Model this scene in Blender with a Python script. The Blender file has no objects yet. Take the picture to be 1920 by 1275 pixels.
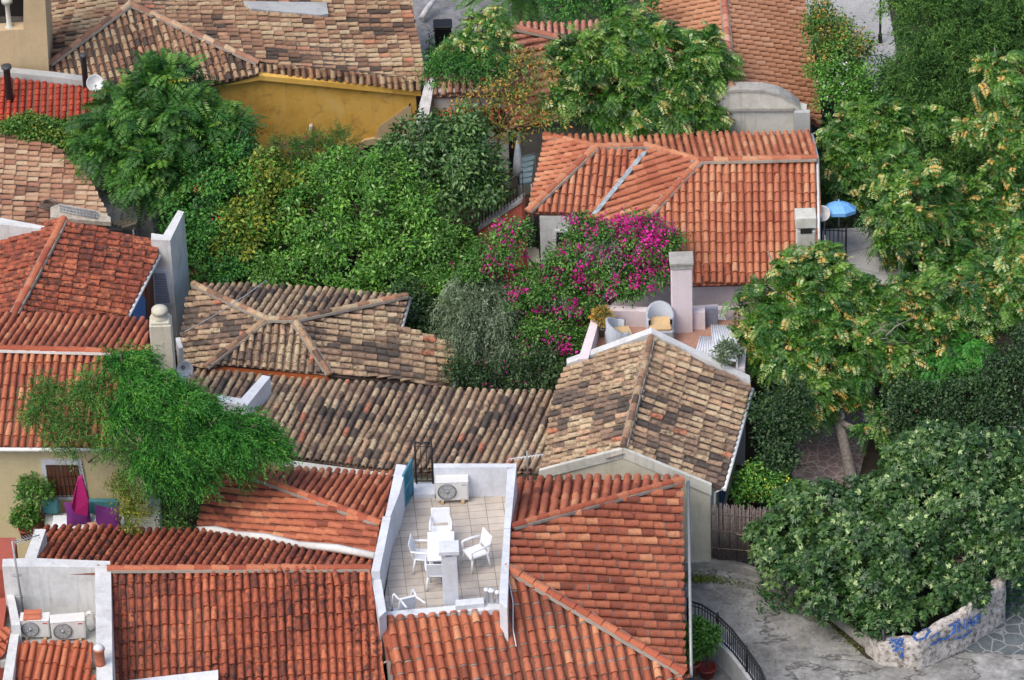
import bpy, math, random
import numpy as np
from mathutils import Vector, Matrix
S = bpy.context.scene
COL = S.collection
rad = math.radians
V3 = Vector

# ------------------------------------------------------------------ camera
F = 9500.0                      # focal length in photograph pixels (1920 wide)
PITCH, ROLL, DIST = rad(35), rad(2.0), 132.0
FWD = V3((0, math.cos(PITCH), -math.sin(PITCH)))
_r0, _u0 = V3((1, 0, 0)), V3((0, math.sin(PITCH), math.cos(PITCH)))
RGT = _r0 * math.cos(ROLL) - _u0 * math.sin(ROLL)
UPV = _r0 * math.sin(ROLL) + _u0 * math.cos(ROLL)
CAM = V3((0, 0, 4)) - FWD * DIST
cd = bpy.data.cameras.new('camera')
cd.sensor_width = 36; cd.sensor_fit = 'HORIZONTAL'; cd.lens = F / 1920 * 36
cd.clip_start = 1; cd.clip_end = 3000
co = bpy.data.objects.new('camera', cd); COL.objects.link(co)
m = Matrix((RGT, UPV, -FWD)).transposed().to_4x4(); m.translation = CAM
co.matrix_world = m
S.camera = co
# ------------------------------------------------------------------ light
SUN_EL, SUN_AZ = rad(55), rad(-130)      # azimuth measured clockwise from +Y
w = bpy.data.worlds.new('World'); S.world = w; w.use_nodes = True
nt = w.node_tree; sky = nt.nodes.new('ShaderNodeTexSky'); sky.sky_type = 'NISHITA'
sky.sun_disc = False; sky.sun_elevation = SUN_EL; sky.sun_rotation = SUN_AZ
sky.dust_density = 4.0; sky.ozone_density = 0.6; sky.air_density = 1.0
nt.links.new(sky.outputs[0], nt.nodes['Background'].inputs[0])
nt.nodes['Background'].inputs[1].default_value = 0.15
sl = bpy.data.lights.new('sun', 'SUN'); sl.energy = .85; sl.angle = rad(42); sl.color = (1, .96, .9)
so = bpy.data.objects.new('sun', sl); COL.objects.link(so)
sd = V3((math.sin(SUN_AZ) * math.cos(SUN_EL), math.cos(SUN_AZ) * math.cos(SUN_EL), math.sin(SUN_EL)))
so.rotation_euler = (-sd).to_track_quat('-Z', 'Y').to_euler(); so.location = (0, 0, 60)
vs = S.view_settings; vs.view_transform = 'Standard'; vs.look = 'None'; vs.gamma = 1; vs.exposure = 0.66

# ------------------------------------------------------------------ photo -> world
def ray(x, y): return FWD + RGT * ((x - 960) / F) + UPV * ((637.5 - y) / F)
def P(x, y, z):                                  # point at height z
    r = ray(x, y); return CAM + r * ((z - CAM.z) / r.z)
def Q(x, y, d):                                  # point at row depth d
    r = ray(x, y); Y = d - (x - 960) * math.sin(ROLL) / 41.3
    return CAM + r * ((Y - CAM.y) / r.y)
def plane(a, b, c):
    a, b, c = P(*a), P(*b), P(*c); n = (b - a).cross(c - a).normalized()
    if n.z < 0: n.negate()
    return a, n
def K(x, y, pl, off=0):
    r = ray(x, y); a = pl[0] + pl[1] * off
    return CAM + r * ((a - CAM).dot(pl[1]) / r.dot(pl[1]))
def vplane(a, b):                                # vertical plane through two points, facing the camera
    d = b - a; n = V3((d.y, -d.x, 0)).normalized()
    if n.dot(FWD) > 0: n.negate()
    return a, n

# ------------------------------------------------------------------ materials
MATS = {}
def newmat(name):
    m = bpy.data.materials.new(name); m.use_nodes = True; MATS[name] = m
    t = m.node_tree; return m, t, t.nodes['Principled BSDF']
def N(t, ty, **kw):
    n = t.nodes.new(ty)
    for k, v in kw.items():
        if k in n.inputs: n.inputs[k].default_value = v
        else: setattr(n, k, v)
    return n
def ramp(t, stops, src, mode='LINEAR'):
    r = t.nodes.new('ShaderNodeValToRGB'); e = r.color_ramp.elements; r.color_ramp.interpolation = mode
    while len(e) < len(stops): e.new(0.5)
    for i, (p, c) in enumerate(stops):
        e[i].position = p; e[i].color = (*c, 1) if len(c) == 3 else c
    t.links.new(src, r.inputs[0]); return r.outputs[0]
def mix(t, fac, a, b, mode='MIX'):
    n = t.nodes.new('ShaderNodeMix'); n.data_type = 'RGBA'; n.blend_type = mode
    for s, i in ((fac, 0), (a, 6), (b, 7)):
        if isinstance(s, (int, float)): n.inputs[i].default_value = s
        elif isinstance(s, tuple): n.inputs[i].default_value = (*s, 1)
        else: t.links.new(s, n.inputs[i])
    return n.outputs[2]
def coords(t): return t.nodes.new('ShaderNodeTexCoord').outputs['Object']
def noise(t, sc, det=4, ro=.6, vec=None, out='Fac'):
    n = N(t, 'ShaderNodeTexNoise', Scale=sc, Detail=det, Roughness=ro)
    t.links.new(vec or coords(t), n.inputs['Vector']); return n.outputs[out]
def bump(t, b, h, st=.3, dist=.02):
    n = N(t, 'ShaderNodeBump', Strength=st, Distance=dist); t.links.new(h, n.inputs['Height']); t.links.new(n.outputs[0], b.inputs['Normal'])
BW = lambda a, b: [(a, (0, 0, 0)), (b, (1, 1, 1))]

def plaster(name, col, dirt=(.12, .11, .1), amt=.35, rough=.85, sc=1.2):
    m, t, b = newmat(name); c = coords(t)
    f = ramp(t, BW(.45, .8), noise(t, sc, 6, .7, c))
    g = noise(t, 9, 5, .65, c)
    mp = t.nodes.new('ShaderNodeMapping'); mp.inputs['Scale'].default_value = (5, 5, .5); t.links.new(c, mp.inputs[0])
    st = ramp(t, BW(.52, .8), noise(t, 1.4, 5, .65, mp.outputs[0]))
    base = mix(t, .22, col, ramp(t, [(.3, tuple(x * .7 for x in col)), (.7, tuple(min(1, x * 1.2) for x in col))], g))
    mm = N(t, 'ShaderNodeMath', operation='MULTIPLY'); t.links.new(f, mm.inputs[0]); mm.inputs[1].default_value = amt
    base = mix(t, mm.outputs[0], base, dirt)
    m2 = N(t, 'ShaderNodeMath', operation='MULTIPLY'); t.links.new(st, m2.inputs[0]); m2.inputs[1].default_value = amt * .8
    base = mix(t, m2.outputs[0], base, dirt)
    t.links.new(base, b.inputs['Base Color']); b.inputs['Roughness'].default_value = rough
    bump(t, b, g, .25, .01); return m
def plain(name, col, rough=.5, metal=0, var=.12, sc=12):
    m, t, b = newmat(name); g = noise(t, sc, 4)
    t.links.new(ramp(t, [(.3, tuple(x * (1 - var) for x in col)), (.7, tuple(min(1, x * (1 + var)) for x in col))], g), b.inputs['Base Color'])
    b.inputs['Roughness'].default_value = rough; b.inputs['Metallic'].default_value = metal; return m
def tilemat(name, stops, soot=.4, sootcol=(.035, .03, .028), thr=(.52, .68), patch=.5, pale=(.5, .42, .3), palea=.15, rough=.82):
    """clay tiles: every tile has its own random shade; lichen and soot lie over it"""
    m, t, b = newmat(name); c = coords(t)
    a = N(t, 'ShaderNodeAttribute'); a.attribute_name = 'rnd'
    base = ramp(t, stops, a.outputs['Fac'])
    fine = noise(t, 26, 5, .7, c)
    base = mix(t, 1.0, base, ramp(t, [(.25, (.62, .6, .58)), (.75, (1.25, 1.22, 1.2))], fine), 'MULTIPLY')
    pl_ = ramp(t, BW(.6, .75), noise(t, 11, 5, .7, c))
    mm = N(t, 'ShaderNodeMath', operation='MULTIPLY'); t.links.new(pl_, mm.inputs[0]); mm.inputs[1].default_value = palea
    base = mix(t, mm.outputs[0], base, pale)
    s1 = ramp(t, BW(*thr), noise(t, 7.5, 7, .75, c))
    s2 = ramp(t, BW(.38, .66), noise(t, .55, 3, .5, c))
    k = N(t, 'ShaderNodeMath', operation='MULTIPLY'); t.links.new(s2, k.inputs[0]); k.inputs[1].default_value = patch
    k1 = N(t, 'ShaderNodeMath', operation='ADD'); t.links.new(k.outputs[0], k1.inputs[0]); k1.inputs[1].default_value = 1 - patch
    k2 = N(t, 'ShaderNodeMath', operation='MULTIPLY'); t.links.new(k1.outputs[0], k2.inputs[0]); t.links.new(s1, k2.inputs[1])
    k3 = N(t, 'ShaderNodeMath', operation='MULTIPLY'); t.links.new(k2.outputs[0], k3.inputs[0]); k3.inputs[1].default_value = soot
    base = mix(t, k3.outputs[0], base, sootcol)
    t.links.new(base, b.inputs['Base Color']); b.inputs['Roughness'].default_value = rough
    b.inputs['Specular IOR Level'].default_value = .3
    bump(t, b, fine, .35, .012); return m
def leafmat(name, stops, rough=.45, trans=.15, spec=.35, gain=1.6):
    stops = [(p, tuple(min(.8, x * (gain if p <= .9 else 1.1)) for x in c)) for p, c in stops]
    m, t, b = newmat(name)
    a = N(t, 'ShaderNodeAttribute'); a.attribute_name = 'rnd'
    col = ramp(t, stops, a.outputs['Fac'])
    t.links.new(col, b.inputs['Base Color']); b.inputs['Roughness'].default_value = rough
    b.inputs['Specular IOR Level'].default_value = spec
    tr = t.nodes.new('ShaderNodeBsdfTranslucent'); t.links.new(mix(t, 1.0, col, (1.1, 1.15, .5), 'MULTIPLY'), tr.inputs[0])
    ms = t.nodes.new('ShaderNodeMixShader'); ms.inputs[0].default_value = trans
    t.links.new(b.outputs[0], ms.inputs[1]); t.links.new(tr.outputs[0], ms.inputs[2])
    t.links.new(ms.outputs[0], t.nodes['Material Output'].inputs[0]); return m

# ------------------------------------------------------------------ mesh building
class MB:
    def __init__(s): s.v = []; s.f = []; s.r = []; s.m = []; s.s = []; s.cuts = []
    def cut(s): s.cuts.append((len(s.v), len(s.f)))
    def face(s, idx, rnd=.5, mi=0, sm=False): s.f.append(idx); s.r.append(rnd); s.m.append(mi); s.s.append(sm)
    def poly(s, pts, rnd=.5, mi=0):
        n = len(s.v); s.v += [tuple(p) for p in pts]; s.face(tuple(range(n, n + len(pts))), rnd, mi)
    def prism(s, pts, vec, rnd=.5, mi=0):
        """closed solid: polygon swept along vec"""
        vec = V3(vec); pts = [V3(p) for p in pts]; k = len(pts)
        nn = V3((0, 0, 0))
        for i in range(k): nn += (pts[i] - pts[0]).cross(pts[(i + 1) % k] - pts[0])
        if nn.dot(vec) > 0: pts = pts[::-1]
        n = len(s.v); s.v += [tuple(p) for p in pts] + [tuple(p + vec) for p in pts]
        s.face(tuple(range(n, n + k)), rnd, mi); s.face(tuple(range(n + 2 * k - 1, n + k - 1, -1)), rnd, mi)
        for i in range(k):
            j = (i + 1) % k; s.face((n + j, n + i, n + k + i, n + k + j), rnd, mi)
    def skirt(s, pts, zb, rnd=.5, mi=0):
        """walls: polygon with its own top heights carried down to zb"""
        k = len(pts); n = len(s.v); s.v += [tuple(p) for p in pts] + [(p.x, p.y, zb) for p in pts]
        s.face(tuple(range(n, n + k)), rnd, mi); s.face(tuple(range(n + 2 * k - 1, n + k - 1, -1)), rnd, mi)
        for i in range(k):
            j = (i + 1) % k; s.face((n + j, n + i, n + k + i, n + k + j), rnd, mi)
    def box(s, c, ax, size, rnd=.5, mi=0, bev=0):
        """box centred at c; ax three unit axes"""
        a, b, d = [V3(x) * (q / 2) for x, q in zip(ax, size)]; c = V3(c)
        if bev:
            e = [min(bev / (q / 2), .9) for q in size]; n = len(s.v); idx = {}
            for sx in (-1, 1):
                for sy in (-1, 1):
                    for sz in (-1, 1):
                        for t in range(3):
                            q = [sx, sy, sz]
                            for u in range(3):
                                if u != t: q[u] *= 1 - e[u]
                            idx[(sx, sy, sz, t)] = len(s.v); s.v.append(tuple(c + a * q[0] + b * q[1] + d * q[2]))
            def add(l):
                p = [V3(s.v[i]) for i in l]; cc = sum(p, V3()) / len(p); nn = (p[1] - p[0]).cross(p[2] - p[1])
                s.face(tuple(l if nn.dot(cc - c) > 0 else l[::-1]), rnd, mi)
            order = ((-1, -1), (1, -1), (1, 1), (-1, 1))
            for t in range(3):
                for sg in (-1, 1):
                    l = []
                    for p, q in order:
                        k = [0, 0, 0]; k[t] = sg; o = [u for u in range(3) if u != t]; k[o[0]] = p; k[o[1]] = q; l.append(idx[(*k, t)])
                    add(l)
            for t in range(3):
                o = [u for u in range(3) if u != t]
                for p in (-1, 1):
                    for q in (-1, 1):
                        k0 = [0, 0, 0]; k0[o[0]] = p; k0[o[1]] = q; k1 = list(k0); k0[t] = -1; k1[t] = 1
                        add([idx[(*k0, o[0])], idx[(*k1, o[0])], idx[(*k1, o[1])], idx[(*k0, o[1])]])
            for sx in (-1, 1):
                for sy in (-1, 1):
                    for sz in (-1, 1): add([idx[(sx, sy, sz, t)] for t in range(3)])
            return
        s.prism([c - a - b - d, c + a - b - d, c + a + b - d, c - a + b - d], d * 2, rnd, mi)
    def tube(s, path, r, seg=8, rnd=.5, mi=0, cap=True):
        path = [V3(p) for p in path]; n0 = len(s.v); k = len(path)
        rs = r if isinstance(r, (list, tuple)) else [r] * k
        up = None
        for i, p in enumerate(path):
            d = (path[min(i + 1, k - 1)] - path[max(i - 1, 0)]).normalized()
            if up is None: up = d.orthogonal().normalized()
            up = (up - d * up.dot(d)).normalized(); sd_ = d.cross(up)
            for j in range(seg):
                a = 2 * math.pi * j / seg; s.v.append(tuple(p + (up * math.cos(a) + sd_ * math.sin(a)) * rs[i]))
        for i in range(k - 1):
            for j in range(seg):
                j2 = (j + 1) % seg
                s.face((n0 + i * seg + j, n0 + i * seg + j2, n0 + (i + 1) * seg + j2, n0 + (i + 1) * seg + j), rnd, mi, True)
        if cap:
            s.face(tuple(n0 + j for j in range(seg))[::-1], rnd, mi); s.face(tuple(n0 + (k - 1) * seg + j for j in range(seg)), rnd, mi)
    def lathe(s, c, prof, seg=16, ax=(0, 0, 1), rnd=.5, mi=0):
        c = V3(c); ax = V3(ax).normalized(); u = ax.orthogonal().normalized(); w_ = ax.cross(u); n0 = len(s.v); k = len(prof)
        for r, h in prof:
            for j in range(seg):
                a = 2 * math.pi * j / seg; s.v.append(tuple(c + ax * h + (u * math.cos(a) + w_ * math.sin(a)) * max(r, 1e-4)))
        for i in range(k - 1):
            for j in range(seg):
                j2 = (j + 1) % seg
                s.face((n0 + i * seg + j, n0 + i * seg + j2, n0 + (i + 1) * seg + j2, n0 + (i + 1) * seg + j), rnd, mi, True)

def meshobj(name, me, mats, parent=None):
    if not isinstance(mats, (list, tuple)): mats = [mats]
    for q in mats: me.materials.append(MATS[q] if isinstance(q, str) else q)
    o = bpy.data.objects.new(name, me); COL.objects.link(o)
    if parent is not None: o.parent = parent
    return o
def root_loc(o):
    while o.parent: o = o.parent
    return o.location
def part(name, B, mats, parent=None, label=None):
    """one mesh object; vertices are given in world coordinates"""
    if B.cuts:                                       # several pieces of one kind: each becomes its own part
        cs = sorted(set(B.cuts + [(0, 0), (len(B.v), len(B.f))])); o = None
        for (v0, f0), (v1, f1) in zip(cs[:-1], cs[1:]):
            if f1 <= f0: continue
            b = MB(); b.v = B.v[v0:v1]; b.f = [tuple(i - v0 for i in f) for f in B.f[f0:f1]]; b.r = B.r[f0:f1]; b.m = B.m[f0:f1]; b.s = B.s[f0:f1]
            q = part(name, b, mats, parent, label); o = o or q
        return o
    off = V3((0, 0, 0)) if parent is None else root_loc(parent)
    me = bpy.data.meshes.new(name)
    me.from_pydata([(x - off.x, y - off.y, z - off.z) for x, y, z in B.v], [], B.f)
    at = me.attributes.new('rnd', 'FLOAT', 'FACE'); at.data.foreach_set('value', B.r)
    me.polygons.foreach_set('material_index', B.m); me.polygons.foreach_set('use_smooth', B.s)
    me.update()
    o = meshobj(name, me, mats, parent)
    if label: o['label'] = label
    return o
def thing(name, label, cat, loc, group=None):
    o = bpy.data.objects.new(name, None); COL.objects.link(o); o.location = V3(loc); o.empty_display_size = .2
    tag(o, label, cat, group); return o
def tag(o, label, cat, group=None, kind=None):
    if label: o['label'] = label
    if cat: o['category'] = cat
    if group: o['group'] = group
    if kind: o['kind'] = kind
    return o
def solo(name, B, mats, label, cat, group=None, origin=None):
    """a thing that is one mesh"""
    off = V3(origin) if origin is not None else V3(B.v[0])
    e = bpy.data.objects.new('tmp', None); e.location = off
    o = part(name, B, mats, e); o.parent = None; o.location = off
    bpy.data.objects.remove(e); return tag(o, label, cat, group)
def structure(name, B, mats):
    o = part(name, B, mats); o['kind'] = 'structure'; return o
def copy_tree(o, loc=None, rotz=None, label=None):
    c = o.copy(); COL.objects.link(c)
    def kids(src, dst):
        for ch in list(src.children):
            k = ch.copy(); COL.objects.link(k); k.parent = dst; kids(ch, k)
    kids(o, c)
    if loc is not None: c.location = loc
    if rotz is not None: c.rotation_euler = (0, 0, rotz)
    if label: c['label'] = label
    return c
# ------------------------------------------------------------------ clay tile roofs
def interval(uv, u):
    vs_ = []
    for i in range(len(uv)):
        (u1, v1), (u2, v2) = uv[i], uv[(i + 1) % len(uv)]
        if (u1 <= u < u2) or (u2 <= u < u1): vs_.append(v1 + (v2 - v1) * (u - u1) / (u2 - u1))
    return (min(vs_), max(vs_)) if len(vs_) > 1 else None
def tiles(B, pts, pl, down=None, sp=.198, L=.36, r=.07, jit=1.35, sag=.024, seed=0, mort=0, deck=.09, phase=0, hf=1.12, tv=.19):
    """barrel cover tiles and pan tiles laid over one planar roof face (clipped to its outline)"""
    rg = random.Random(seed); n = pl[1]
    if down is None:
        d = V3((0, 0, -1)); v = (d - n * d.dot(n)).normalized()
    else:
        v = (down - n * down.dot(n)).normalized()
    u = n.cross(v).normalized(); o = pts[0]
    uv = [((p - o).dot(u), (p - o).dot(v)) for p in pts]
    umin, umax = min(a for a, b in uv), max(a for a, b in uv); vg = max(b for a, b in uv) + phase
    f1, f2 = rg.uniform(.6, 1.1), rg.uniform(.5, .9); p1, p2 = rg.uniform(0, 6), rg.uniform(0, 6)
    def sg(a, b): return sag * (math.sin(a * f1 + p1 + b * .5) + math.sin(b * f2 * 1.4 + p2 - a * .4) + .5 * math.sin(a * 2.3 + b * 1.1 + p1))
    def pt(a, b, h): return tuple(o + u * a + v * b + n * (h + sg(a, b)))
    def tone(a, b): return rg.uniform(.95, 1) if rg.random() < .02 else min(.94, max(0, rg.gauss(.5, tv) + .8 * tv * math.sin(a * f1 * 2.1 + p2 + b) + .1 * math.sin(b * 2.7 + p1 - a * .8)))
    B.prism([p + n * (-.05) for p in pts], n * (-deck), .5, 1)
    SEG = 6; ang = [math.pi * i / SEG for i in range(SEG + 1)]
    ncol = max(1, round((umax - umin) / sp)); s_ = (umax - umin) / ncol
    for c in range(ncol):
        u0 = umin + (c + .5) * s_ + rg.gauss(0, .006) * jit
        # covers
        off = [-math.cos(a) * r for a in ang]; hs = [math.sin(a) * r * hf for a in ang]
        iv = [interval(uv, min(max(u0 + q, umin + 1e-4), umax - 1e-4)) for q in off]; mid = interval(uv, u0)
        drift = rg.uniform(-.02, .02) * jit
        if mid:
            k = 0
            while True:
                b = vg - k * L + drift + rg.gauss(0, .012) * jit; a = b - L - .05; k += 1
                if a > mid[1]: continue
                if b < mid[0]: break
                yaw = rg.gauss(0, .018) * jit; dz = rg.gauss(0, .006) * jit; wl = 1.06 + rg.gauss(0, .03) * jit; wh = .9; rv = tone(u0, b)
                if rg.random() < .02 * jit: yaw += rg.gauss(0, .07); a += .04; b += rg.uniform(0, .06); dz += .012
                n0 = len(B.v); top = []; bot = []; ok = False
                for q in range(SEG + 1):
                    i_ = iv[q] or mid
                    a_, b_ = max(a, i_[0]), min(b, i_[1] + .03)
                    if b_ - a_ < .01: b_ = a_ + .001
                    else: ok = True
                    fa = (a_ - a) / (b - a); fb = (b_ - a) / (b - a)
                    wa = wh + (wl - wh) * fa; wb = wh + (wl - wh) * fb
                    top.append(pt(u0 + off[q] * wa + yaw * (a_ - b), a_, hs[q] * wa - .01 + .034 * fa + dz))
                    bot.append(pt(u0 + off[q] * wb + yaw * (b_ - b), b_, hs[q] * wb - .01 + .034 * fb + dz))
                if not ok: continue
                B.v += top + bot
                for q in range(SEG): B.face((n0 + q, n0 + q + 1, n0 + SEG + 2 + q, n0 + SEG + 1 + q), rv, 0, True)
                n1 = len(B.v); B.v += bot; B.face(tuple(range(n1, n1 + SEG + 1)), rv * .6, 2 if mort and rg.random() < mort else 0)
                if mort and rg.random() < mort and b < mid[1] - .1:   # a smear of mortar under the lip
                    n1 = len(B.v); e = rg.uniform(.015, .04)
                    for q in range(SEG + 1): B.v.append(pt(u0 + off[q] * 1.03, b - .01, hs[q] * 1.03 + .006))
                    for q in range(SEG + 1): B.v.append(pt(u0 + off[q] * 1.0, b + e, hs[q] * 1.0 + .001))
                    for q in range(SEG): B.face((n1 + q, n1 + q + 1, n1 + SEG + 2 + q, n1 + SEG + 1 + q), .5, 2, True)
        # pans
        u1 = u0 + s_ / 2; mid = interval(uv, min(u1, umax - 1e-4))
        if mid:
            k = 0; hw = s_ / 2 - .005
            while True:
                b = vg - k * L + .02 + rg.gauss(0, .01) * jit; a = b - L - .04; k += 1
                if a > mid[1]: continue
                if b < mid[0]: break
                a_, b_ = max(a, mid[0]), min(b, mid[1] + .02)
                if b_ <= a_: continue
                rv = tone(u1, b) * .8; n0 = len(B.v)
                for vv, h in ((a_, -.045), (b_, -.03)):
                    for du, dh in ((-hw, .03), (-hw * .4, 0), (hw * .4, 0), (hw, .03)): B.v.append(pt(u1 + du, vv, h + dh))
                for q in range(3): B.face((n0 + q, n0 + q + 1, n0 + 5 + q, n0 + 4 + q), rv, 0)
def ridge(B, path, L=.38, r=.105, seed=0, mort=.5, lift=.03, mi=2, jit=1.0):
    """half-round cap tiles along a ridge or hip, bedded in mortar"""
    rg = random.Random(seed)
    for a, b in zip(path[:-1], path[1:]):
        B.cut(); d = b - a; ln = d.length; d.normalize(); s_ = d.cross(V3((0, 0, 1))).normalized(); nn = s_.cross(d).normalized()
        k = max(1, round(ln / L)); st = ln / k; SEG = 7
        if mort > 0:                                    # mortar bed with a wavy edge
            q = max(3, int(ln / .12)); n0 = len(B.v)
            for i in range(q + 1):
                p = a + d * (ln * i / q); wd = r * (1.06 + .22 * rg.random() * mort)
                for du, dh in ((-wd * 1.15, -.02), (-wd, .045), (wd, .045), (wd * 1.15, -.02)): B.v.append(tuple(p + s_ * du + nn * (dh + lift * .6)))
            for i in range(q):
                for j in range(3): B.face((n0 + i * 4 + j, n0 + i * 4 + j + 1, n0 + i * 4 + 5 + j, n0 + i * 4 + 4 + j), .5, mi)
        for i in range(k):
            rv = rg.random(); n0 = len(B.v); sh = rg.gauss(0, .006) * jit; t0 = a + d * (st * i - .02); t1 = a + d * (st * (i + 1) + .03)
            for p, sc, h in ((t0, 1.0, .026), (t1, .9, .0)):
                for q in range(SEG + 1):
                    an = math.pi * q / SEG; B.v.append(tuple(p + s_ * (math.cos(an) * r * sc + sh) + nn * (math.sin(an) * r * .9 * sc + h + lift)))
            for q in range(SEG): B.face((n0 + q, n0 + SEG + 1 + q, n0 + SEG + 2 + q, n0 + q + 1), rv, 0, True)
            n1 = len(B.v); B.v += B.v[n0:n0 + SEG + 1]; B.face(tuple(range(n1, n1 + SEG + 1)), rv)
            n1 = len(B.v); B.v += B.v[n0 + SEG + 1:n0 + 2 * SEG + 2]; B.face(tuple(range(n1 + SEG, n1 - 1, -1)), rv)
def rface(B, px, pl, dpx=None, **kw):
    """roof face from its outline in the photograph, lying in plane pl; dpx = two pixels giving the run of the tiles"""
    pts = [K(x, y, pl) for x, y in px]
    down = None if dpx is None else (K(*dpx[1], pl) - K(*dpx[0], pl))
    tiles(B, pts, pl, down, **kw)
def rpath(px, pl, off=0): return [K(x, y, pl, off) for x, y in px]
def inset(pts, d):
    c = sum(pts, V3()) / len(pts); out = []
    for p in pts:
        q = V3((c.x - p.x, c.y - p.y, 0)); out.append(p + q.normalized() * d)
    return out
def house_walls(parent, px, zb, d=.3, mat='cream', drop=.12, name='wall'):
    """px = list of (x, y, z) eave corners; walls stand d inside them and go down to zb"""
    pts = [P(x, y, z) for x, y, z in px]; c = sum(pts, V3()) / len(pts)
    pts = inset(pts, d); pts = [p - V3((0, 0, drop)) for p in pts]
    ar = sum((pts[i].x * pts[(i + 1) % len(pts)].y - pts[(i + 1) % len(pts)].x * pts[i].y) for i in range(len(pts)))
    if ar < 0: pts = pts[::-1]
    B = MB(); B.skirt(pts, zb); return part(name, B, mat, parent)

# ------------------------------------------------------------------ foliage
def np_mesh(name, Vt, Fc, rnd, mats, parent=None, off=(0, 0, 0)):
    Vt = np.asarray(Vt, np.float32) - np.asarray(off, np.float32); Fc = np.asarray(Fc, np.int32); nf, k = Fc.shape
    me = bpy.data.meshes.new(name); me.vertices.add(len(Vt)); me.vertices.foreach_set('co', Vt.ravel())
    me.loops.add(nf * k); me.loops.foreach_set('vertex_index', Fc.ravel())
    me.polygons.add(nf); me.polygons.foreach_set('loop_start', np.arange(0, nf * k, k, dtype=np.int32))
    me.polygons.foreach_set('loop_total', np.full(nf, k, np.int32))
    at = me.attributes.new('rnd', 'FLOAT', 'FACE'); at.data.foreach_set('value', np.asarray(rnd, np.float32))
    me.update(calc_edges=True); return meshobj(name, me, mats, parent)
def nrm(a): return a / np.maximum(np.linalg.norm(a, axis=-1, keepdims=True), 1e-6)
def leaves(pos, d, nn, ln, wd, rnd, fold=.25):
    """folded diamond leaves: base at pos, pointing along d, facing nn"""
    d = nrm(d); s_ = nrm(np.cross(d, nn)); nn = np.cross(s_, d)
    ln = np.broadcast_to(np.asarray(ln, float), (len(pos),))[:, None]; wd = np.broadcast_to(np.asarray(wd, float), (len(pos),))[:, None]
    mid = pos + d * ln * .45
    A = pos; Bp = mid + s_ * wd * .5 + nn * wd * fold; Cc = pos + d * ln - nn * ln * .12; D = mid - s_ * wd * .5 + nn * wd * fold
    Vt = np.stack([A, Bp, Cc, D], 1).reshape(-1, 3); i = np.arange(len(pos)) * 4
    Fc = np.concatenate([np.stack([i, i + 1, i + 2], 1), np.stack([i, i + 2, i + 3], 1)])
    return Vt, Fc, np.concatenate([rnd, rnd])
def join(parts):
    Vs, Fs, Rs, n = [], [], [], 0
    for v, f, r in parts: Vs.append(v); Fs.append(f + n); Rs.append(r); n += len(v)
    return np.concatenate(Vs), np.concatenate(Fs), np.concatenate(Rs)
def sph(g, n): return nrm(g.normal(size=(n, 3)))
def clumps(g, lobes, cr, dens, zmin=-.55, rho=(.55, 1.0)):
    """leaf-clump centres over and inside the lobes of a crown: position, outward direction, tone"""
    ps, os_ = [], []
    for c, r in lobes:
        n = max(4, int(dens * 4 * (r / cr) ** 2)); q = sph(g, n * 3); q = q[q[:, 2] > zmin][:n]
        rr = rho[0] + (rho[1] - rho[0]) * np.sqrt(g.random((len(q), 1)))
        ps.append(np.asarray(c) + q * r * rr * np.array([1, 1, .85])); os_.append(q)
    ps, os_ = np.concatenate(ps), np.concatenate(os_)
    return ps, os_, np.clip(g.normal(.5, .23, len(ps)), 0, 1)
def fol_fig(seed, lobes, n=9, cr=.2, dens=.55, ln=.165, rho=(.5, 1.14), zmin=-.5, pale=.035, spread=.18, per=5):
    """rosettes of hand-shaped leaves, each with three long lobes, at the shoot tips"""
    g = np.random.default_rng(seed); c, o, t = clumps(g, lobes, cr, dens, zmin, rho); k = len(c)
    tip = (c[:, None] + g.normal(size=(k, n, 3)) * cr * np.array([.6, .6, .45])).reshape(-1, 3); ax = nrm(np.repeat(o, n, 0) * .6 + np.array([0, -.1, .7]) + g.normal(size=tip.shape) * .35)
    tone = np.clip(np.repeat(t, n) * .62 + .19 + g.normal(0, spread * .6, len(tip)), 0, .9); u = nrm(np.cross(ax, np.array([.31, .9, .2]))); v = np.cross(ax, u); out = []
    for i in range(per):
        a = i * 2 * math.pi / per + g.uniform(-.5, .5, (len(tip), 1)); d = u * np.cos(a) + v * np.sin(a); d = nrm(d + ax * g.uniform(-.25, .5, (len(tip), 1)) + np.array([0, 0, -.15])); nn = nrm(ax + g.normal(size=tip.shape) * .35); sd_ = nrm(np.cross(d, nn)); sz = ln * g.uniform(.55, 1.2, len(tip))
        r = np.clip(tone + g.normal(0, spread * .6, len(tip)), 0, .9); q = g.random(len(tip)) < pale; r[q] = g.uniform(.92, 1, q.sum()); b = tip + d * (sz * .25)[:, None]
        for w_, l_ in ((0, 1), (.75, .78), (-.75, .78)): out.append(leaves(b, d + sd_ * w_, nn, sz * l_, sz * .36 * l_ + .01, np.clip(r + g.normal(0, .03, len(r)), 0, 1), .12))
    return join(out)
WIND = np.array([.8, -.15, -.1])
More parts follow.
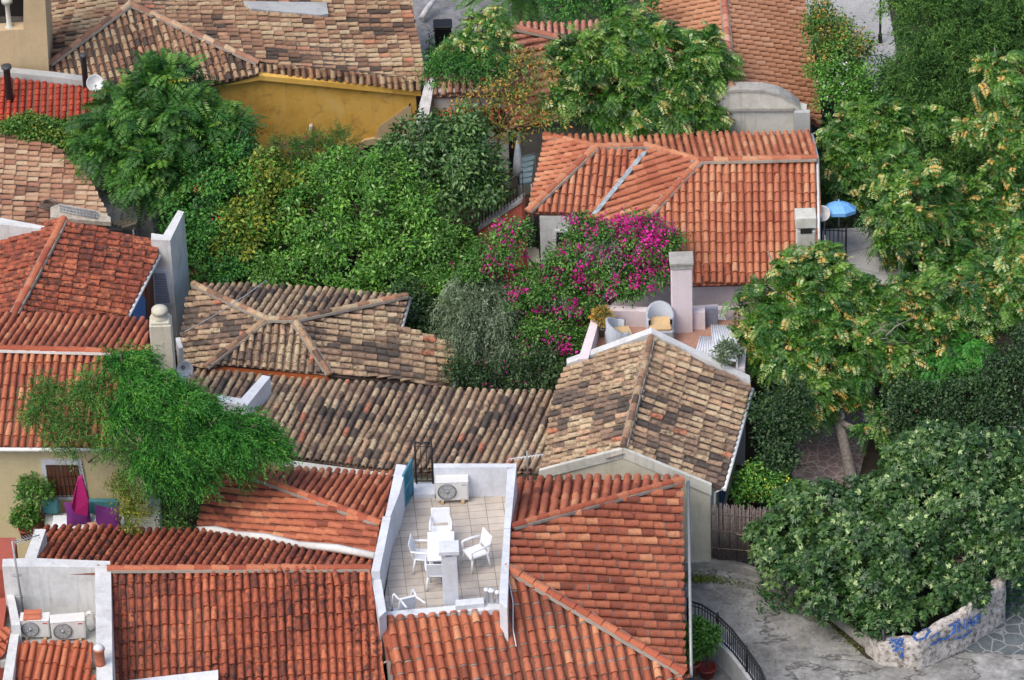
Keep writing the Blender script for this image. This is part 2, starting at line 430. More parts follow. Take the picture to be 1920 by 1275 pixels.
def fol_simple(seed, lobes, n=26, cr=.26, dens=1.2, ln=.1, wd=.055, wind=.3, droop=.25, up=.6, spread=.16, pale=0, rho=(.55, 1.0), zmin=-.55):
    g = np.random.default_rng(seed); c, o, t = clumps(g, lobes, cr, dens, zmin, rho)
    n = int(n * 1.45); k = len(c); e = g.normal(size=(k, n, 3)) * cr * np.array([.55, .55, .42]); pos = (c[:, None] + e).reshape(-1, 3)
    out = np.repeat(o, n, 0); ee = nrm(e.reshape(-1, 3))
    d = ee * .7 + out * .45 + g.normal(size=pos.shape) * .5 + WIND * wind + np.array([0, 0, -droop])
    nn = np.array([0, 0, up]) + out * .5 + g.normal(size=pos.shape) * .45
    sz = g.uniform(.5, 1.35, len(pos)); r = np.clip(np.repeat(t, n) * .62 + .19 + g.normal(0, spread, len(pos)), 0, .9)
    if pale: r[g.random(len(r)) < pale] = g.uniform(.92, 1)
    return leaves(pos, d, nn, ln * sz, wd * sz, r)
def fol_pinnate(seed, lobes, n=5, cr=.32, dens=1.0, L=.5, pairs=8, ln=.12, wd=.04, wind=.5, droop=.5, pale=.0, spread=.14, gold=0, rho=(.55, 1.0), zmin=-.5):
    g = np.random.default_rng(seed); c, o, t = clumps(g, lobes, cr, dens, zmin, rho); k = len(c)
    org = (c[:, None] + g.normal(size=(k, n, 3)) * cr * .25).reshape(-1, 3); out = np.repeat(o, n, 0); m_ = len(org)
    d0 = nrm(out * .8 + g.normal(size=(m_, 3)) * .55 + WIND * wind + np.array([0, 0, .25]))
    Lf = L * g.uniform(.7, 1.2, (m_, 1)); fr = np.linspace(.2, 1, pairs)
    fall = np.array([0, 0, -1.0]) * droop
    pos = org[:, None] + d0[:, None] * Lf[:, None] * fr[None, :, None] + fall * (Lf[:, None] * fr[None, :, None] ** 2)
    tan = nrm(d0[:, None] + fall * 2 * fr[None, :, None])
    side = nrm(np.cross(tan, np.array([0, 0, 1.0]) + g.normal(size=(m_, 1, 3)) * .35)); nn = np.cross(side, tan)
    sz = (1 - .45 * np.abs(fr - .45))[None, :, None]
    tone = np.clip(np.repeat(t, n) * .62 + .19 + g.normal(0, spread * .7, m_), 0, .9)
    if pale:
        q = g.random(m_) < pale; tone[q] = g.uniform(.92, .955, q.sum())
    if gold:
        q = g.random(m_) < gold; tone[q] = g.uniform(.97, 1, q.sum())
    tone = np.repeat(tone[:, None], pairs, 1); P_, D_, N_, R_, S_ = [], [], [], [], []
    for sgn in (-1, 1):
        P_.append(pos.reshape(-1, 3)); D_.append((side * sgn + tan * .45 + fall * .35 + g.normal(size=pos.shape) * .12).reshape(-1, 3))
        N_.append((nn + g.normal(size=nn.shape) * .2).reshape(-1, 3)); R_.append((tone + g.normal(0, .03, tone.shape)).clip(0, 1).ravel()); S_.append(np.broadcast_to(sz, (m_, pairs, 1)).ravel())
    S_ = np.concatenate(S_)
    return leaves(np.concatenate(P_), np.concatenate(D_), np.concatenate(N_), ln * S_, wd * S_, np.concatenate(R_), .1)
def fol_strand(seed, lobes, n=4, cr=.3, dens=1.0, L=.6, k=14, ln=.075, wd=.016, wind=.6, droop=1.0, spread=.14, out_=.8, rho=(.5, 1.0), zmin=-.3, pale=0):
    """strands of fine leaflets that arch out and hang (pepper tree, olive)"""
    g = np.random.default_rng(seed); c, o, t = clumps(g, lobes, cr, dens, zmin, rho); q = len(c)
    org = (c[:, None] + g.normal(size=(q, n, 3)) * cr * .35).reshape(-1, 3); out = np.repeat(o, n, 0); m_ = len(org)
    d0 = nrm(out * out_ + g.normal(size=(m_, 3)) * .45 + WIND * wind); Lf = L * g.uniform(.6, 1.3, (m_, 1)); fr = np.linspace(.05, 1, k)
    fall = np.array([0, 0, -1.0]) * droop
    pos = org[:, None] + d0[:, None] * Lf[:, None] * fr[None, :, None] + fall * (Lf[:, None] * fr[None, :, None] ** 2)
    pos += g.normal(size=pos.shape) * .012; tan = nrm(d0[:, None] + fall * 2 * fr[None, :, None])
    d = tan * .8 + g.normal(size=pos.shape) * .5; nn = np.array([0, 0, .6]) + g.normal(size=pos.shape) * .6
    tone = np.clip(np.repeat(t, n) * .62 + .19 + g.normal(0, spread, m_), 0, .9)
    if pale:
        s_ = g.random(m_) < pale; tone[s_] = g.uniform(.92, 1, s_.sum())
    r = (np.repeat(tone, k) + g.normal(0, .05, m_ * k)).clip(0, 1)
    return leaves(pos.reshape(-1, 3), d.reshape(-1, 3), nn.reshape(-1, 3), ln * g.uniform(.7, 1.2, m_ * k), wd, r)
def spots(seed, lobes, n, size=.06, per=5, rho=(.96, 1.08), zmin=-.4, cl=.08):
    """small clusters of petals or seed bunches on the outside of a crown"""
    g = np.random.default_rng(seed); P_ = []
    wts = np.array([r * r for c, r in lobes]); wts /= wts.sum(); ix = g.choice(len(lobes), n, p=wts); q = sph(g, n * 4); q = q[q[:, 2] > zmin][:n]
    ix = ix[:len(q)]; cen = np.array([lobes[i][0] for i in ix], float) + q * np.array([lobes[i][1] for i in ix])[:, None] * g.uniform(*rho, (len(q), 1)) * np.array([1, 1, .85])
    pos = (cen[:, None] + g.normal(size=(len(q), per, 3)) * cl).reshape(-1, 3)
    r = np.clip(np.repeat(g.random(len(q)), per) * .7 + g.random(len(pos)) * .3, 0, 1)
    return leaves(pos, g.normal(size=pos.shape), g.normal(size=pos.shape) + np.array([0, -.3, .8]), size * g.uniform(.7, 1.3, len(pos)), size * .8, r, .2)
def limb_tree(B, base, lobes, r0=.13, seed=0, fork=.45, twigs=2):
    """tapered trunk with limbs reaching into every lobe"""
    rg = random.Random(seed); base = V3(base); cen = sum((V3(c) for c, r in lobes), V3()) / len(lobes)
    top = base.lerp(cen, fork); top.z = base.z + (cen.z - base.z) * (fork + .1)
    mid = base.lerp(top, .5) + V3((rg.uniform(-.1, .1), rg.uniform(-.1, .1), 0))
    B.tube([base, base.lerp(mid, .3), mid, top], [r0 * 1.25, r0 * 1.02, r0 * .9, r0 * .78], 10, rg.random())
    for c, r in lobes:
        c = V3(c); k = top.lerp(c, .5) + V3((rg.uniform(-.15, .15), rg.uniform(-.15, .15), rg.uniform(-.05, .2)))
        B.tube([top - (k - top) * .05, k, c, c + (c - k) * .4], [r0 * .6, r0 * .4, r0 * .25, r0 * .1], 7, rg.random())
        for i in range(twigs):
            e = c + V3((rg.gauss(0, 1), rg.gauss(0, 1), rg.gauss(.2, .7))).normalized() * r * .85
            B.tube([k.lerp(c, .6), (k.lerp(c, .6) + e) / 2 + V3((0, 0, .06)), e], [r0 * .22, r0 * .15, r0 * .05], 5, rg.random())
def plant(name, label, cat, base, lobes_px, parts_, bark='bark', r0=.12, group=None, seed=1, fork=.4, twigs=2, sat=3):
    """lobes_px: (x, y, row depth, radius). parts_: (part name, material, function(lobes) -> leaf arrays)"""
    main = [(np.array(Q(x, y, d)), r) for x, y, d, r in lobes_px]; lobes = list(main); g_ = np.random.default_rng(seed + 900)
    for c, r in main:                                  # small side boughs break the outline
        for i in range(sat):
            q = sph(g_, 1)[0]; q[2] = abs(q[2]) * .8 - .15; s_ = g_.uniform(.3, .48); lobes.append((c + q * r * (1.12 - s_ * .35) * np.array([1, 1, .85]), r * s_))
    b = P(*base) if len(base) == 3 else base
    t = thing(name, label, cat, b, group)
    B = MB(); limb_tree(B, b, [(tuple(c), r) for c, r in main], r0, seed, fork, twigs); part('trunk', B, bark, t)
    for nm, mt, fn in parts_:
        v, f, r = fn(lobes); np_mesh(nm, v, f, r, mt, t, tuple(b))
    return t
# ------------------------------------------------------------------ the materials of the place
OR = [(0, (.2, .062, .038)), (.3, (.33, .096, .054)), (.6, (.42, .135, .072)), (.85, (.5, .185, .095)), (1, (.58, .28, .15))]
tilemat('tile_orange', OR, .75, (.05, .035, .03), (.53, .66), .75, palea=.12)
tilemat('tile_clean', [(0, (.3, .075, .042)), (.5, (.41, .115, .06)), (1, (.5, .19, .1))], .45, (.09, .055, .045), (.56, .7), .8, palea=.15)
tilemat('tile_apricot', [(0, (.33, .1, .055)), (.4, (.43, .155, .085)), (.8, (.51, .22, .12)), (1, (.55, .31, .18))], .5, (.1, .06, .045), (.56, .7), .7, palea=.15)
tilemat('tile_sooty', [(0, (.15, .045, .03)), (.3, (.33, .085, .045)), (.7, (.43, .12, .06)), (1, (.52, .17, .085))], .95, (.03, .024, .024), (.47, .58), .45, palea=.06)
tilemat('tile_crimson', [(0, (.3, .035, .02)), (.5, (.4, .055, .03)), (1, (.46, .085, .045))], .35, (.1, .03, .025), (.58, .72), .6, palea=.08, rough=.6)
tilemat('tile_salmon', [(0, (.42, .2, .11)), (.5, (.5, .25, .14)), (1, (.56, .32, .2))], .35, (.14, .08, .06), (.58, .74), .7, palea=.15)
tilemat('tile_pink', [(0, (.4, .15, .1)), (.5, (.52, .23, .16)), (1, (.6, .34, .25))], .4, (.16, .09, .07), (.58, .74), .7, palea=.15)
TAN = [(0, (.085, .072, .063)), (.15, (.15, .118, .097)), (.3, (.25, .17, .125)), (.48, (.36, .25, .165)), (.72, (.47, .36, .23)), (.93, (.56, .45, .3)), (.955, (.46, .19, .11)), (1, (.5, .2, .12))]
tilemat('tile_old', TAN, .85, (.03, .026, .024), (.47, .6), .5, pale=(.55, .48, .36), palea=.3)
tilemat('tile_aged', [(0, (.08, .06, .048)), (.2, (.2, .12, .08)), (.45, (.35, .2, .125)), (.7, (.42, .3, .18)), (.93, (.5, .4, .26)), (1, (.46, .16, .09))], .8, (.045, .038, .034), (.5, .63), .6, pale=(.52, .45, .34), palea=.25)
tilemat('tile_faded', [(0, (.17, .1, .07)), (.3, (.34, .17, .11)), (.65, (.44, .27, .17)), (1, (.52, .4, .27))], .6, (.07, .05, .04), (.52, .66), .6, pale=(.55, .48, .38), palea=.25)
plaster('mortar', (.29, .26, .22), (.12, .1, .09), .5)
plaster('mortar_white', (.6, .6, .58), (.25, .23, .2), .5)
plaster('deck_orange', (.2, .08, .05), (.04, .03, .03), .6)
plaster('deck_old', (.09, .06, .045), (.03, .025, .02), .6)
plaster('cream', (.56, .54, .44), (.27, .25, .2), .5)
plaster('yellow_cream', (.58, .5, .3), (.36, .3, .17), .35)
plaster('white_wall', (.6, .61, .61), (.24, .23, .21), .65)
plaster('white_paint', (.6, .63, .68), (.3, .29, .28), .6)
plaster('pink_wall', (.68, .6, .62), (.42, .37, .37), .3)
plaster('lilac_wall', (.62, .58, .64), (.4, .36, .38), .3)
plaster('grey_cement', (.4, .41, .4), (.13, .13, .12), .55)
plaster('pale_cement', (.58, .58, .52), (.12, .12, .1), .6)
plaster('stone_grey', (.36, .35, .32), (.1, .095, .085), .65, sc=3)
plaster('red_wall', (.36, .085, .055), (.16, .05, .04), .4)
plaster('orange_paint', (.58, .15, .045), (.25, .09, .04), .3)
plaster('sand_wall', (.52, .4, .24), (.28, .21, .13), .4)
# ochre wall with worn patches
m, t, b = newmat('ochre'); c = coords(t)
base = ramp(t, [(.3, (.54, .3, .05)), (.5, (.74, .44, .085)), (.72, (.78, .54, .18))], noise(t, .9, 6, .65, c))
base = mix(t, ramp(t, BW(.55, .75), noise(t, 2.2, 6, .7, c)), base, (.36, .2, .06))
mp = t.nodes.new('ShaderNodeMapping'); mp.inputs['Scale'].default_value = (4, 4, .35); t.links.new(c, mp.inputs[0])
base = mix(t, ramp(t, [(.55, (0, 0, 0)), (.85, (.5, .5, .5))], noise(t, 1.2, 5, .6, mp.outputs[0])), base, (.3, .17, .05))
t.links.new(base, b.inputs['Base Color']); b.inputs['Roughness'].default_value = .9; bump(t, b, noise(t, 7, 5, .6, c), .3, .015)
# grounds
def groundmat(name, stops, sc=2.0, crack=None, rough=.9, fine=14, bd=.02, spots_=None):
    m, t, b = newmat(name); c = coords(t)
    base = ramp(t, stops, noise(t, sc, 7, .68, c))
    base = mix(t, .8, base, ramp(t, [(.25, (.55, .55, .55)), (.75, (1.4, 1.4, 1.4))], noise(t, fine, 6, .75, c)), 'MULTIPLY')
    if spots_: base = mix(t, ramp(t, BW(.56, .72), noise(t, .8, 5, .7, c)), base, spots_)
    if crack:
        v = t.nodes.new('ShaderNodeTexVoronoi'); v.feature = 'DISTANCE_TO_EDGE'; v.inputs['Scale'].default_value = crack[0]
        mv = mix(t, .12, c, noise(t, 2.5, 4, .6, c, 'Color')); t.links.new(mv, v.inputs['Vector'])
        base = mix(t, ramp(t, [(0, (1, 1, 1)), (crack[1], (0, 0, 0))], v.outputs['Distance']), base, crack[2])
    t.links.new(base, b.inputs['Base Color']); b.inputs['Roughness'].default_value = rough
    bump(t, b, noise(t, fine, 5, .7, c), .5, bd); return m
groundmat('earth', [(.3, (.02, .016, .01)), (.55, (.045, .036, .022)), (.75, (.08, .062, .04))], 1.5)
m = groundmat('concrete_road', [(.3, (.12, .12, .115)), (.5, (.24, .24, .23)), (.7, (.4, .4, .39))], 1.6, None, spots_=(.11, .108, .1), fine=9, bd=.04)
t = m.node_tree; b = t.nodes['Principled BSDF']; c = coords(t); prev = b.inputs['Base Color'].links[0].from_socket
wv = N(t, 'ShaderNodeTexNoise', Scale=.45, Detail=8, Roughness=.62); mp = t.nodes.new('ShaderNodeMapping'); mp.inputs['Scale'].default_value = (.7, 1.6, 1); mp.inputs['Rotation'].default_value = (0, 0, rad(40)); t.links.new(c, mp.inputs[0]); t.links.new(mp.outputs[0], wv.inputs['Vector'])
crk = ramp(t, [(.484, (0, 0, 0)), (.5, (.9, .9, .9)), (.516, (0, 0, 0))], wv.outputs['Fac']); t.links.new(mix(t, crk, prev, (.04, .038, .033)), b.inputs['Base Color'])
groundmat('dirt_yard', [(.3, (.11, .11, .115)), (.5, (.2, .2, .205)), (.7, (.32, .32, .33))], 1.8, None, spots_=(.1, .095, .09), fine=8, bd=.05)
groundmat('patio_floor', [(.3, (.38, .38, .38)), (.7, (.52, .52, .51))], .8, (.9, .02, (.26, .26, .26)))
groundmat('flagstone', [(.35, (.24, .17, .155)), (.65, (.38, .28, .26))], 1.4, (4.5, .07, (.62, .54, .5)))
groundmat('slate_paving', [(.35, (.06, .08, .09)), (.65, (.12, .14, .15))], 1.4, (2.6, .06, (.3, .3, .29)))
groundmat('path_concrete', [(.3, (.28, .28, .27)), (.7, (.42, .42, .41))], .7, (.6, .02, (.16, .16, .15)))
groundmat('terracotta_floor', [(.3, (.3, .16, .11)), (.7, (.42, .25, .19))], 1.3)
groundmat('rubble', [(.35, (.2, .18, .15)), (.65, (.45, .43, .4))], 2.2, (4.5, .1, (.06, .05, .045)), bd=.06)
groundmat('whitewash_stone', [(.36, (.13, .11, .09)), (.47, (.42, .38, .34)), (.6, (.62, .59, .56))], 7, bd=.08, fine=20)
# terrace paving: rows of pale rectangular tiles
m, t, b = newmat('terrace_tiles'); c = coords(t)
mp = t.nodes.new('ShaderNodeMapping'); mp.inputs['Rotation'].default_value = (0, 0, rad(-4)); t.links.new(c, mp.inputs[0])
br = N(t, 'ShaderNodeTexBrick', Scale=1.0); br.offset = 0; br.inputs['Brick Width'].default_value = .44; br.inputs['Row Height'].default_value = .28; br.inputs['Mortar Size'].default_value = .009
br.inputs['Color1'].default_value = (.43, .38, .33, 1); br.inputs['Color2'].default_value = (.52, .47, .41, 1); br.inputs['Mortar'].default_value = (.22, .19, .16, 1); t.links.new(mp.outputs[0], br.inputs['Vector'])
base = mix(t, .7, br.outputs['Color'], ramp(t, [(.3, (.75, .75, .75)), (.7, (1.1, 1.1, 1.1))], noise(t, 3, 5, .6, c)), 'MULTIPLY')
t.links.new(base, b.inputs['Base Color']); b.inputs['Roughness'].default_value = .6
plain('plastic_white', (.7, .72, .75), .35, 0, .03); plain('metal_white', (.62, .62, .6), .45, 0, .06); plain('metal_grey', (.32, .33, .34), .5, .3)
plain('iron_black', (.02, .02, .022), .5, .3); plain('fan_dark', (.1, .1, .1), .6); plain('terracotta', (.42, .13, .07), .8)
plain('teal_paint', (.05, .22, .3), .55); plain('blue_paint', (.08, .2, .48), .5); plain('grey_blue', (.25, .28, .36), .5); plain('brown_wood', (.16, .06, .03), .6)
plain('dark_void', (.012, .011, .01), .9); plain('window_glass', (.03, .03, .035), .1); plain('blue_cloth', (.16, .4, .74), .7); plain('white_cloth', (.72, .78, .82), .8)
plain('magenta_cloth', (.38, .008, .13), .75); plain('purple_cloth', (.11, .008, .12), .8); plain('teal_cloth', (.06, .22, .24), .85); plain('striped_cloth', (.5, .28, .2), .85)
plain('wicker_grey', (.34, .37, .41), .6, 0, .15, 40); plain('tan_cushion', (.55, .38, .2), .85); plain('dish_grey', (.56, .57, .58), .5); plain('gutter_white', (.66, .66, .64), .5)
plain('cane', (.16, .13, .12), .9, 0, .5, 18); plain('plank', (.42, .37, .3), .9, 0, .3, 8); plain('wire_brown', (.14, .11, .09), .8); plain('red_pot', (.26, .04, .03), .6)
plain('flashing', (.3, .35, .37), .5, .3, .4, 6); plain('soot_pipe', (.06, .06, .065), .6, .2); plain('graffiti_blue', (.02, .11, .42), .7, 0, .3, 10); plain('bark', (.13, .1, .08), .95, 0, .5, 14); plain('bark_grey', (.22, .2, .18), .95, 0, .4, 14)
plain('twig', (.26, .23, .21), .95, 0, .3, 14); plain('awning_blue', (.16, .24, .27), .5); plain('label_red', (.5, .03, .03), .5); plain('lime', (.55, .55, .56), .9, 0, .3, 7)
# leaves: 0-.9 ordinary shades, above .92 the odd ones (pale undersides, gold bunches)
leafmat('leaf_dark', [(0, (.010, .04, .012)), (.5, (.026, .105, .018)), (.9, (.08, .22, .03)), (.93, (.16, .26, .1)), (.97, (.3, .28, .03)), (1, (.4, .34, .04))])
leafmat('leaf_mid', [(0, (.014, .045, .010)), (.5, (.04, .115, .018)), (.9, (.11, .23, .04)), (.93, (.22, .36, .13)), (1, (.3, .42, .18))])
leafmat('leaf_bright', [(0, (.014, .05, .010)), (.45, (.045, .14, .018)), (.9, (.13, .27, .04)), (.93, (.24, .38, .12)), (1, (.33, .45, .18))])
leafmat('leaf_yellow', [(0, (.02, .05, .008)), (.5, (.08, .12, .014)), (.9, (.22, .22, .025)), (1, (.45, .38, .05))])
leafmat('leaf_fig', [(0, (.010, .036, .010)), (.4, (.03, .09, .02)), (.88, (.12, .22, .06)), (.93, (.27, .38, .15)), (1, (.4, .5, .24))], .36, .12, .5, gain=1.2)
leafmat('leaf_ailanthus', [(0, (.010, .04, .008)), (.35, (.03, .105, .014)), (.65, (.075, .19, .022)), (.9, (.17, .29, .04)), (.92, (.3, .44, .16)), (.955, (.46, .58, .3)), (.965, (.45, .26, .05)), (1, (.6, .4, .1))], .38, .16, .5, gain=1.2)
leafmat('leaf_pepper', [(0, (.008, .04, .006)), (.35, (.02, .12, .014)), (.7, (.05, .2, .022)), (.9, (.1, .25, .035)), (1, (.2, .38, .06))], .5, .14, gain=1.45)
leafmat('leaf_olive', [(0, (.025, .045, .022)), (.5, (.08, .115, .065)), (.9, (.18, .23, .15)), (1, (.3, .36, .26))], .5, .12, gain=1.75)
leafmat('leaf_rust', [(0, (.05, .07, .02)), (.4, (.16, .14, .03)), (.7, (.36, .19, .04)), (1, (.5, .28, .06))], .6, .2)
leafmat('leaf_pine', [(0, (.010, .032, .008)), (.5, (.038, .1, .02)), (.9, (.1, .2, .04)), (1, (.12, .2, .05))], .6, .12)
leafmat('petal_magenta', [(0, (.17, .004, .075)), (.4, (.36, .01, .17)), (.8, (.52, .02, .26)), (1, (.72, .09, .42))], .6, .25, gain=1.5)
leafmat('petal_red', [(0, (.4, .015, .03)), (1, (.65, .08, .12))], .6, .2)
leafmat('petal_yellow', [(0, (.5, .42, .03)), (1, (.75, .7, .12))], .6, .2)
leafmat('petal_white', [(0, (.55, .58, .7)), (1, (.75, .76, .85))], .6, .2)
leafmat('samara', [(0, (.2, .09, .025)), (.5, (.33, .16, .04)), (1, (.42, .25, .07))], .7, .15)
leafmat('leaf_ivy', [(0, (.008, .022, .008)), (.45, (.02, .055, .016)), (.9, (.06, .12, .035)), (1, (.14, .2, .08))], .45, .12, .4, gain=1.15)
tilemat('tile_spotted', [(0, (.2, .055, .035)), (.3, (.34, .085, .045)), (.7, (.43, .12, .06)), (1, (.52, .17, .085))], .95, (.03, .024, .024), (.44, .56), .3, palea=.06)
leafmat('leaf_broad', [(0, (.007, .026, .007)), (.35, (.02, .062, .014)), (.7, (.05, .112, .026)), (.9, (.11, .19, .05)), (.93, (.25, .36, .13)), (1, (.4, .5, .23))], .38, .1, .5, gain=1.3)
leafmat('leaf_feather', [(0, (.008, .032, .008)), (.4, (.022, .085, .014)), (.7, (.05, .15, .02)), (.9, (.11, .23, .03)), (.93, (.16, .26, .1)), (.97, (.3, .28, .03)), (1, (.4, .34, .04))], .45, .14, gain=1.25)
m, t, b = newmat('spray_paint'); c = coords(t)
t.links.new(mix(t, ramp(t, BW(.5, .66), noise(t, 9, 6, .75, c)), (.03, .12, .4), (.42, .42, .44)), b.inputs['Base Color']); b.inputs['Roughness'].default_value = .85
# ------------------------------------------------------------------ ground
G = .3
B = MB(); n_ = 40
for i in range(-n_, n_): pass
B.poly([(-600, -120, G), (600, -120, G), (600, 900, G), (-600, 900, G)]); structure('ground', B, 'earth')
def sheet(name, px, z, mat, th=.0):
    B = MB(); B.poly([P(x, y, z) for x, y in px]); return structure(name, B, mat)
sheet('road', [(1240, 1040), (1330, 1062), (1400, 1072), (1470, 1100), (1545, 1160), (1625, 1235), (1720, 1258), (1800, 1225), (1960, 1190), (1990, 1420), (1180, 1420)], G + .012, 'concrete_road')
sheet('path', [(1495, 790), (1640, 770), (1605, 920), (1480, 935)], G + .012, 'flagstone')
sheet('path', [(1540, 740), (1640, 700), (1640, 770), (1495, 790)], G + .012, 'flagstone')
B = MB(); B.prism([P(1535, 430, 2.4), P(1650, 425, 2.4), P(1730, 590, 2.4), P(1538, 590, 2.4)], (0, 0, -2.2)); structure('patio', B, 'patio_floor')
sheet('yard', [(690, -120), (960, -120), (960, 150), (760, 170)], G + .012, 'dirt_yard')
sheet('garden_path', [(1480, -80), (1650, -80), (1680, 90), (1700, 180), (1620, 190), (1610, 70), (1480, 30)], G + .012, 'path_concrete')
sheet('pavement', [(1880, 1085), (1990, 1070), (1990, 1230), (1800, 1222), (1870, 1165)], G + .022, 'slate_paving')
sheet('courtyard', [(190, 380), (330, 380), (340, 470), (210, 470)], G + .012, 'slate_paving')

def coping(B, px, z, h, mi=0): B.prism([P(x, y, z) for x, y in px], (0, 0, -h), .5, mi)
def onwall(B, a, pts, out=.03, th=.06, mi=0):
    """flat panel on a vertical plane, standing `out` proud of it"""
    q = [ (CAM + ray(x, y) * ((a[0] + a[1] * out - CAM).dot(a[1]) / ray(x, y).dot(a[1]))) for x, y in pts]
    B.prism(q, a[1] * -th, .5, mi); return q
Z3 = V3((0, 0, 1))

# ================================================================== house with the terrace cut into its roof
tz = 4.3
h = thing('terraced_house', 'orange tiled house with a sunken white roof terrace in the middle of its roof', 'house', P(830, 1000, G))
wl = house_walls(h, [(372, 990, 3.75), (425, 872, 3.85), (738, 889, 3.85), (968, 905, 3.5), (1276, 902, 3.5), (1284, 1262, 3.5), (1284, 1330, 3.3), (735, 1330, 3.3), (712, 1150, 3.9), (700, 1040, 3.75)], G, .25, 'cream', .14)
R = MB(); RT = MB()
apx, lft = (712, 984, 5.0), (420, 874, 3.85)
pA = plane(apx, lft, (736, 889, 3.85)); rface(R, [(424, 872), (738, 889), (716, 984)], pA, ((640, 950), (672, 897)), seed=11, L=.4)
pB = plane(apx, lft, (371, 990, 3.8)); rface(R, [(397, 877), (420, 874), (714, 984), (704, 1038), (369, 991)], pB, ((640, 985), (420, 968)), seed=12, L=.36, phase=.05, sp=0.27, r=0.088, hf=0.85)
ridge(RT, rpath([(420, 874), (714, 984)], pB, .02), seed=13, mort=.4)
a1, a2 = (962, 990, 5.0), (952, 1066, 5.0)
pC = plane(a1, a2, (1280, 1080, 3.5))
rface(R, [(958, 989), (1277, 905), (1283, 1262), (950, 1066)], pC, ((1000, 1040), (1270, 1052)), seed=14, L=.37, mort=.55, sp=0.31, r=0.1, hf=0.85)
pD = plane(a1, (1277, 905, 3.55), (970, 902, 3.6)); rface(R, [(966, 900), (1277, 900), (1277, 906), (959, 991)], pD, ((1040, 960), (1050, 905)), seed=15, sp=.25, r=.095, L=.45)
pE = plane(a2, (1283, 1264, 3.5), (730, 1340, 3.5)); rface(R, [(952, 1066), (1284, 1265), (1284, 1345), (735, 1345), (716, 1157), (952, 1142)], pE, seed=16, L=.35, mort=.55, sp=0.25, r=0.09)
ridge(RT, rpath([(1277, 903), (958, 990)], pC, .02), seed=17); ridge(RT, rpath([(1283, 1264), (948, 1064)], pE, .02), seed=18, mort=1.0, r=.12)
rf = part('roof', R, ['tile_orange', 'deck_orange', 'mortar'], h); part('ridge_tiles', RT, ['tile_clean', 'deck_orange', 'mortar'], rf)
B = MB(); q = rpath([(369, 992), (440, 1000), (560, 1020), (704, 1041)], pB, .0)      # mortar fillet in the valley
for i in range(len(q) - 1):
    B.tube([q[i] + V3((0, -.03, 0)), (q[i] + q[i + 1]) / 2 + V3((.0, .02, .02)), q[i + 1] + V3((0, -.03, 0))], [.09, .11, .09], 6)
part('valley_mortar', B, 'mortar_white', rf)
B = MB(); e = K(1281, 903, pC); f = K(1286, 1264, pC)
B.tube([e + V3((.13, .1, -.08)), f + V3((.13, 0, -.08))], .04, 8); B.tube([e + V3((.13, .05, -.08)), V3((e.x + .13, e.y + .05, G))], .035, 8); part('gutter', B, 'metal_grey', h)
B = MB(); B.prism([P(753, 921, tz), P(950, 923, tz), P(937, 1122, tz), P(716, 1150, tz)], (0, 0, -.3)); part('terrace_floor', B, 'terrace_tiles', h)
B = MB()
coping(B, [(743, 870), (762, 872), (749, 925), (732, 968), (722, 968)], 5.3, 1.6)
coping(B, [(718, 968), (733, 968), (712, 1071), (696, 1071)], 5.26, 1.6)
coping(B, [(693, 1071), (712, 1071), (724, 1146), (711, 1158)], 5.0, 1.5)
coping(B, [(711, 1158), (722, 1147), (828, 1137), (938, 1128), (951, 1141)], 4.62, .9)
coping(B, [(957, 990), (945, 990), (936, 1112), (936, 1129), (951, 1141)], 5.15, 1.3)
coping(B, [(968, 876), (951, 880), (945, 990), (957, 990)], 5.2, 1.4)
coping(B, [(813, 869), (968, 869), (968, 876), (813, 877)], 5.2, 1.3)
coping(B, [(776, 905), (815, 905), (815, 927), (776, 927)], 4.42, .5)
part('parapet', B, 'white_paint', h)
B = MB(); coping(B, [(854, 1125), (906, 1120), (908, 1131), (854, 1137)], 4.75, .35); part('kerb', B, 'white_paint', h)
# chimney pier standing on the front parapet
B = MB(); b0 = P(846, 1137, 4.5); ax = [V3((1, .02, 0)).normalized(), V3((-.02, 1, 0)).normalized(), Z3]
B.box(b0 + Z3 * .75 + V3((0, .22, 0)), ax, (.38, .36, 1.6), bev=.01); B.box(b0 + Z3 * 1.6 + V3((0, .22, 0)), ax, (.5, .46, .12), bev=.01)
ch = part('chimney', B, 'white_paint', rf); B = MB(); B.box(b0 + Z3 * 1.52 + V3((.0, .04, 0)), ax, (.16, .02, .06)); part('smoke_slot', B, 'dark_void', ch)
# front left roof slope belongs to the neighbour house
h = thing('tiled_house', 'big orange ribbed roof with dark streaks left of the white terrace', 'house', P(450, 1200, G))
R = MB(); RT = MB()
pF = plane((205, 1068, 5.1), (692, 1066, 5.1), (450, 1275, 3.9)); rface(R, [(207, 1068), (693, 1066), (731, 1340), (214, 1340)], pF, ((450, 1068), (457, 1300)), seed=21, L=.4, r=.075)
pG = plane((205, 1068, 5.1), (692, 1066, 5.1), (370, 993, 3.85)); rface(R, [(45, 1066), (82, 992), (370, 993), (704, 1042), (694, 1067), (205, 1068)], pG, ((300, 1066), (343, 1000)), seed=22, L=.45)
ridge(RT, rpath([(203, 1069), (694, 1067)], pF, .03), seed=23, mort=.25, r=.1, L=.42)
rf = part('roof', R, ['tile_sooty', 'deck_orange', 'mortar'], h); part('ridge_tiles', RT, ['tile_clean', 'deck_orange', 'mortar'], rf)
house_walls(h, [(82, 992, 3.85), (370, 993, 3.85), (700, 1042, 3.85), (725, 1340, 3.6), (50, 1340, 3.6), (20, 1066, 3.8)], G, .3, 'cream', .2)
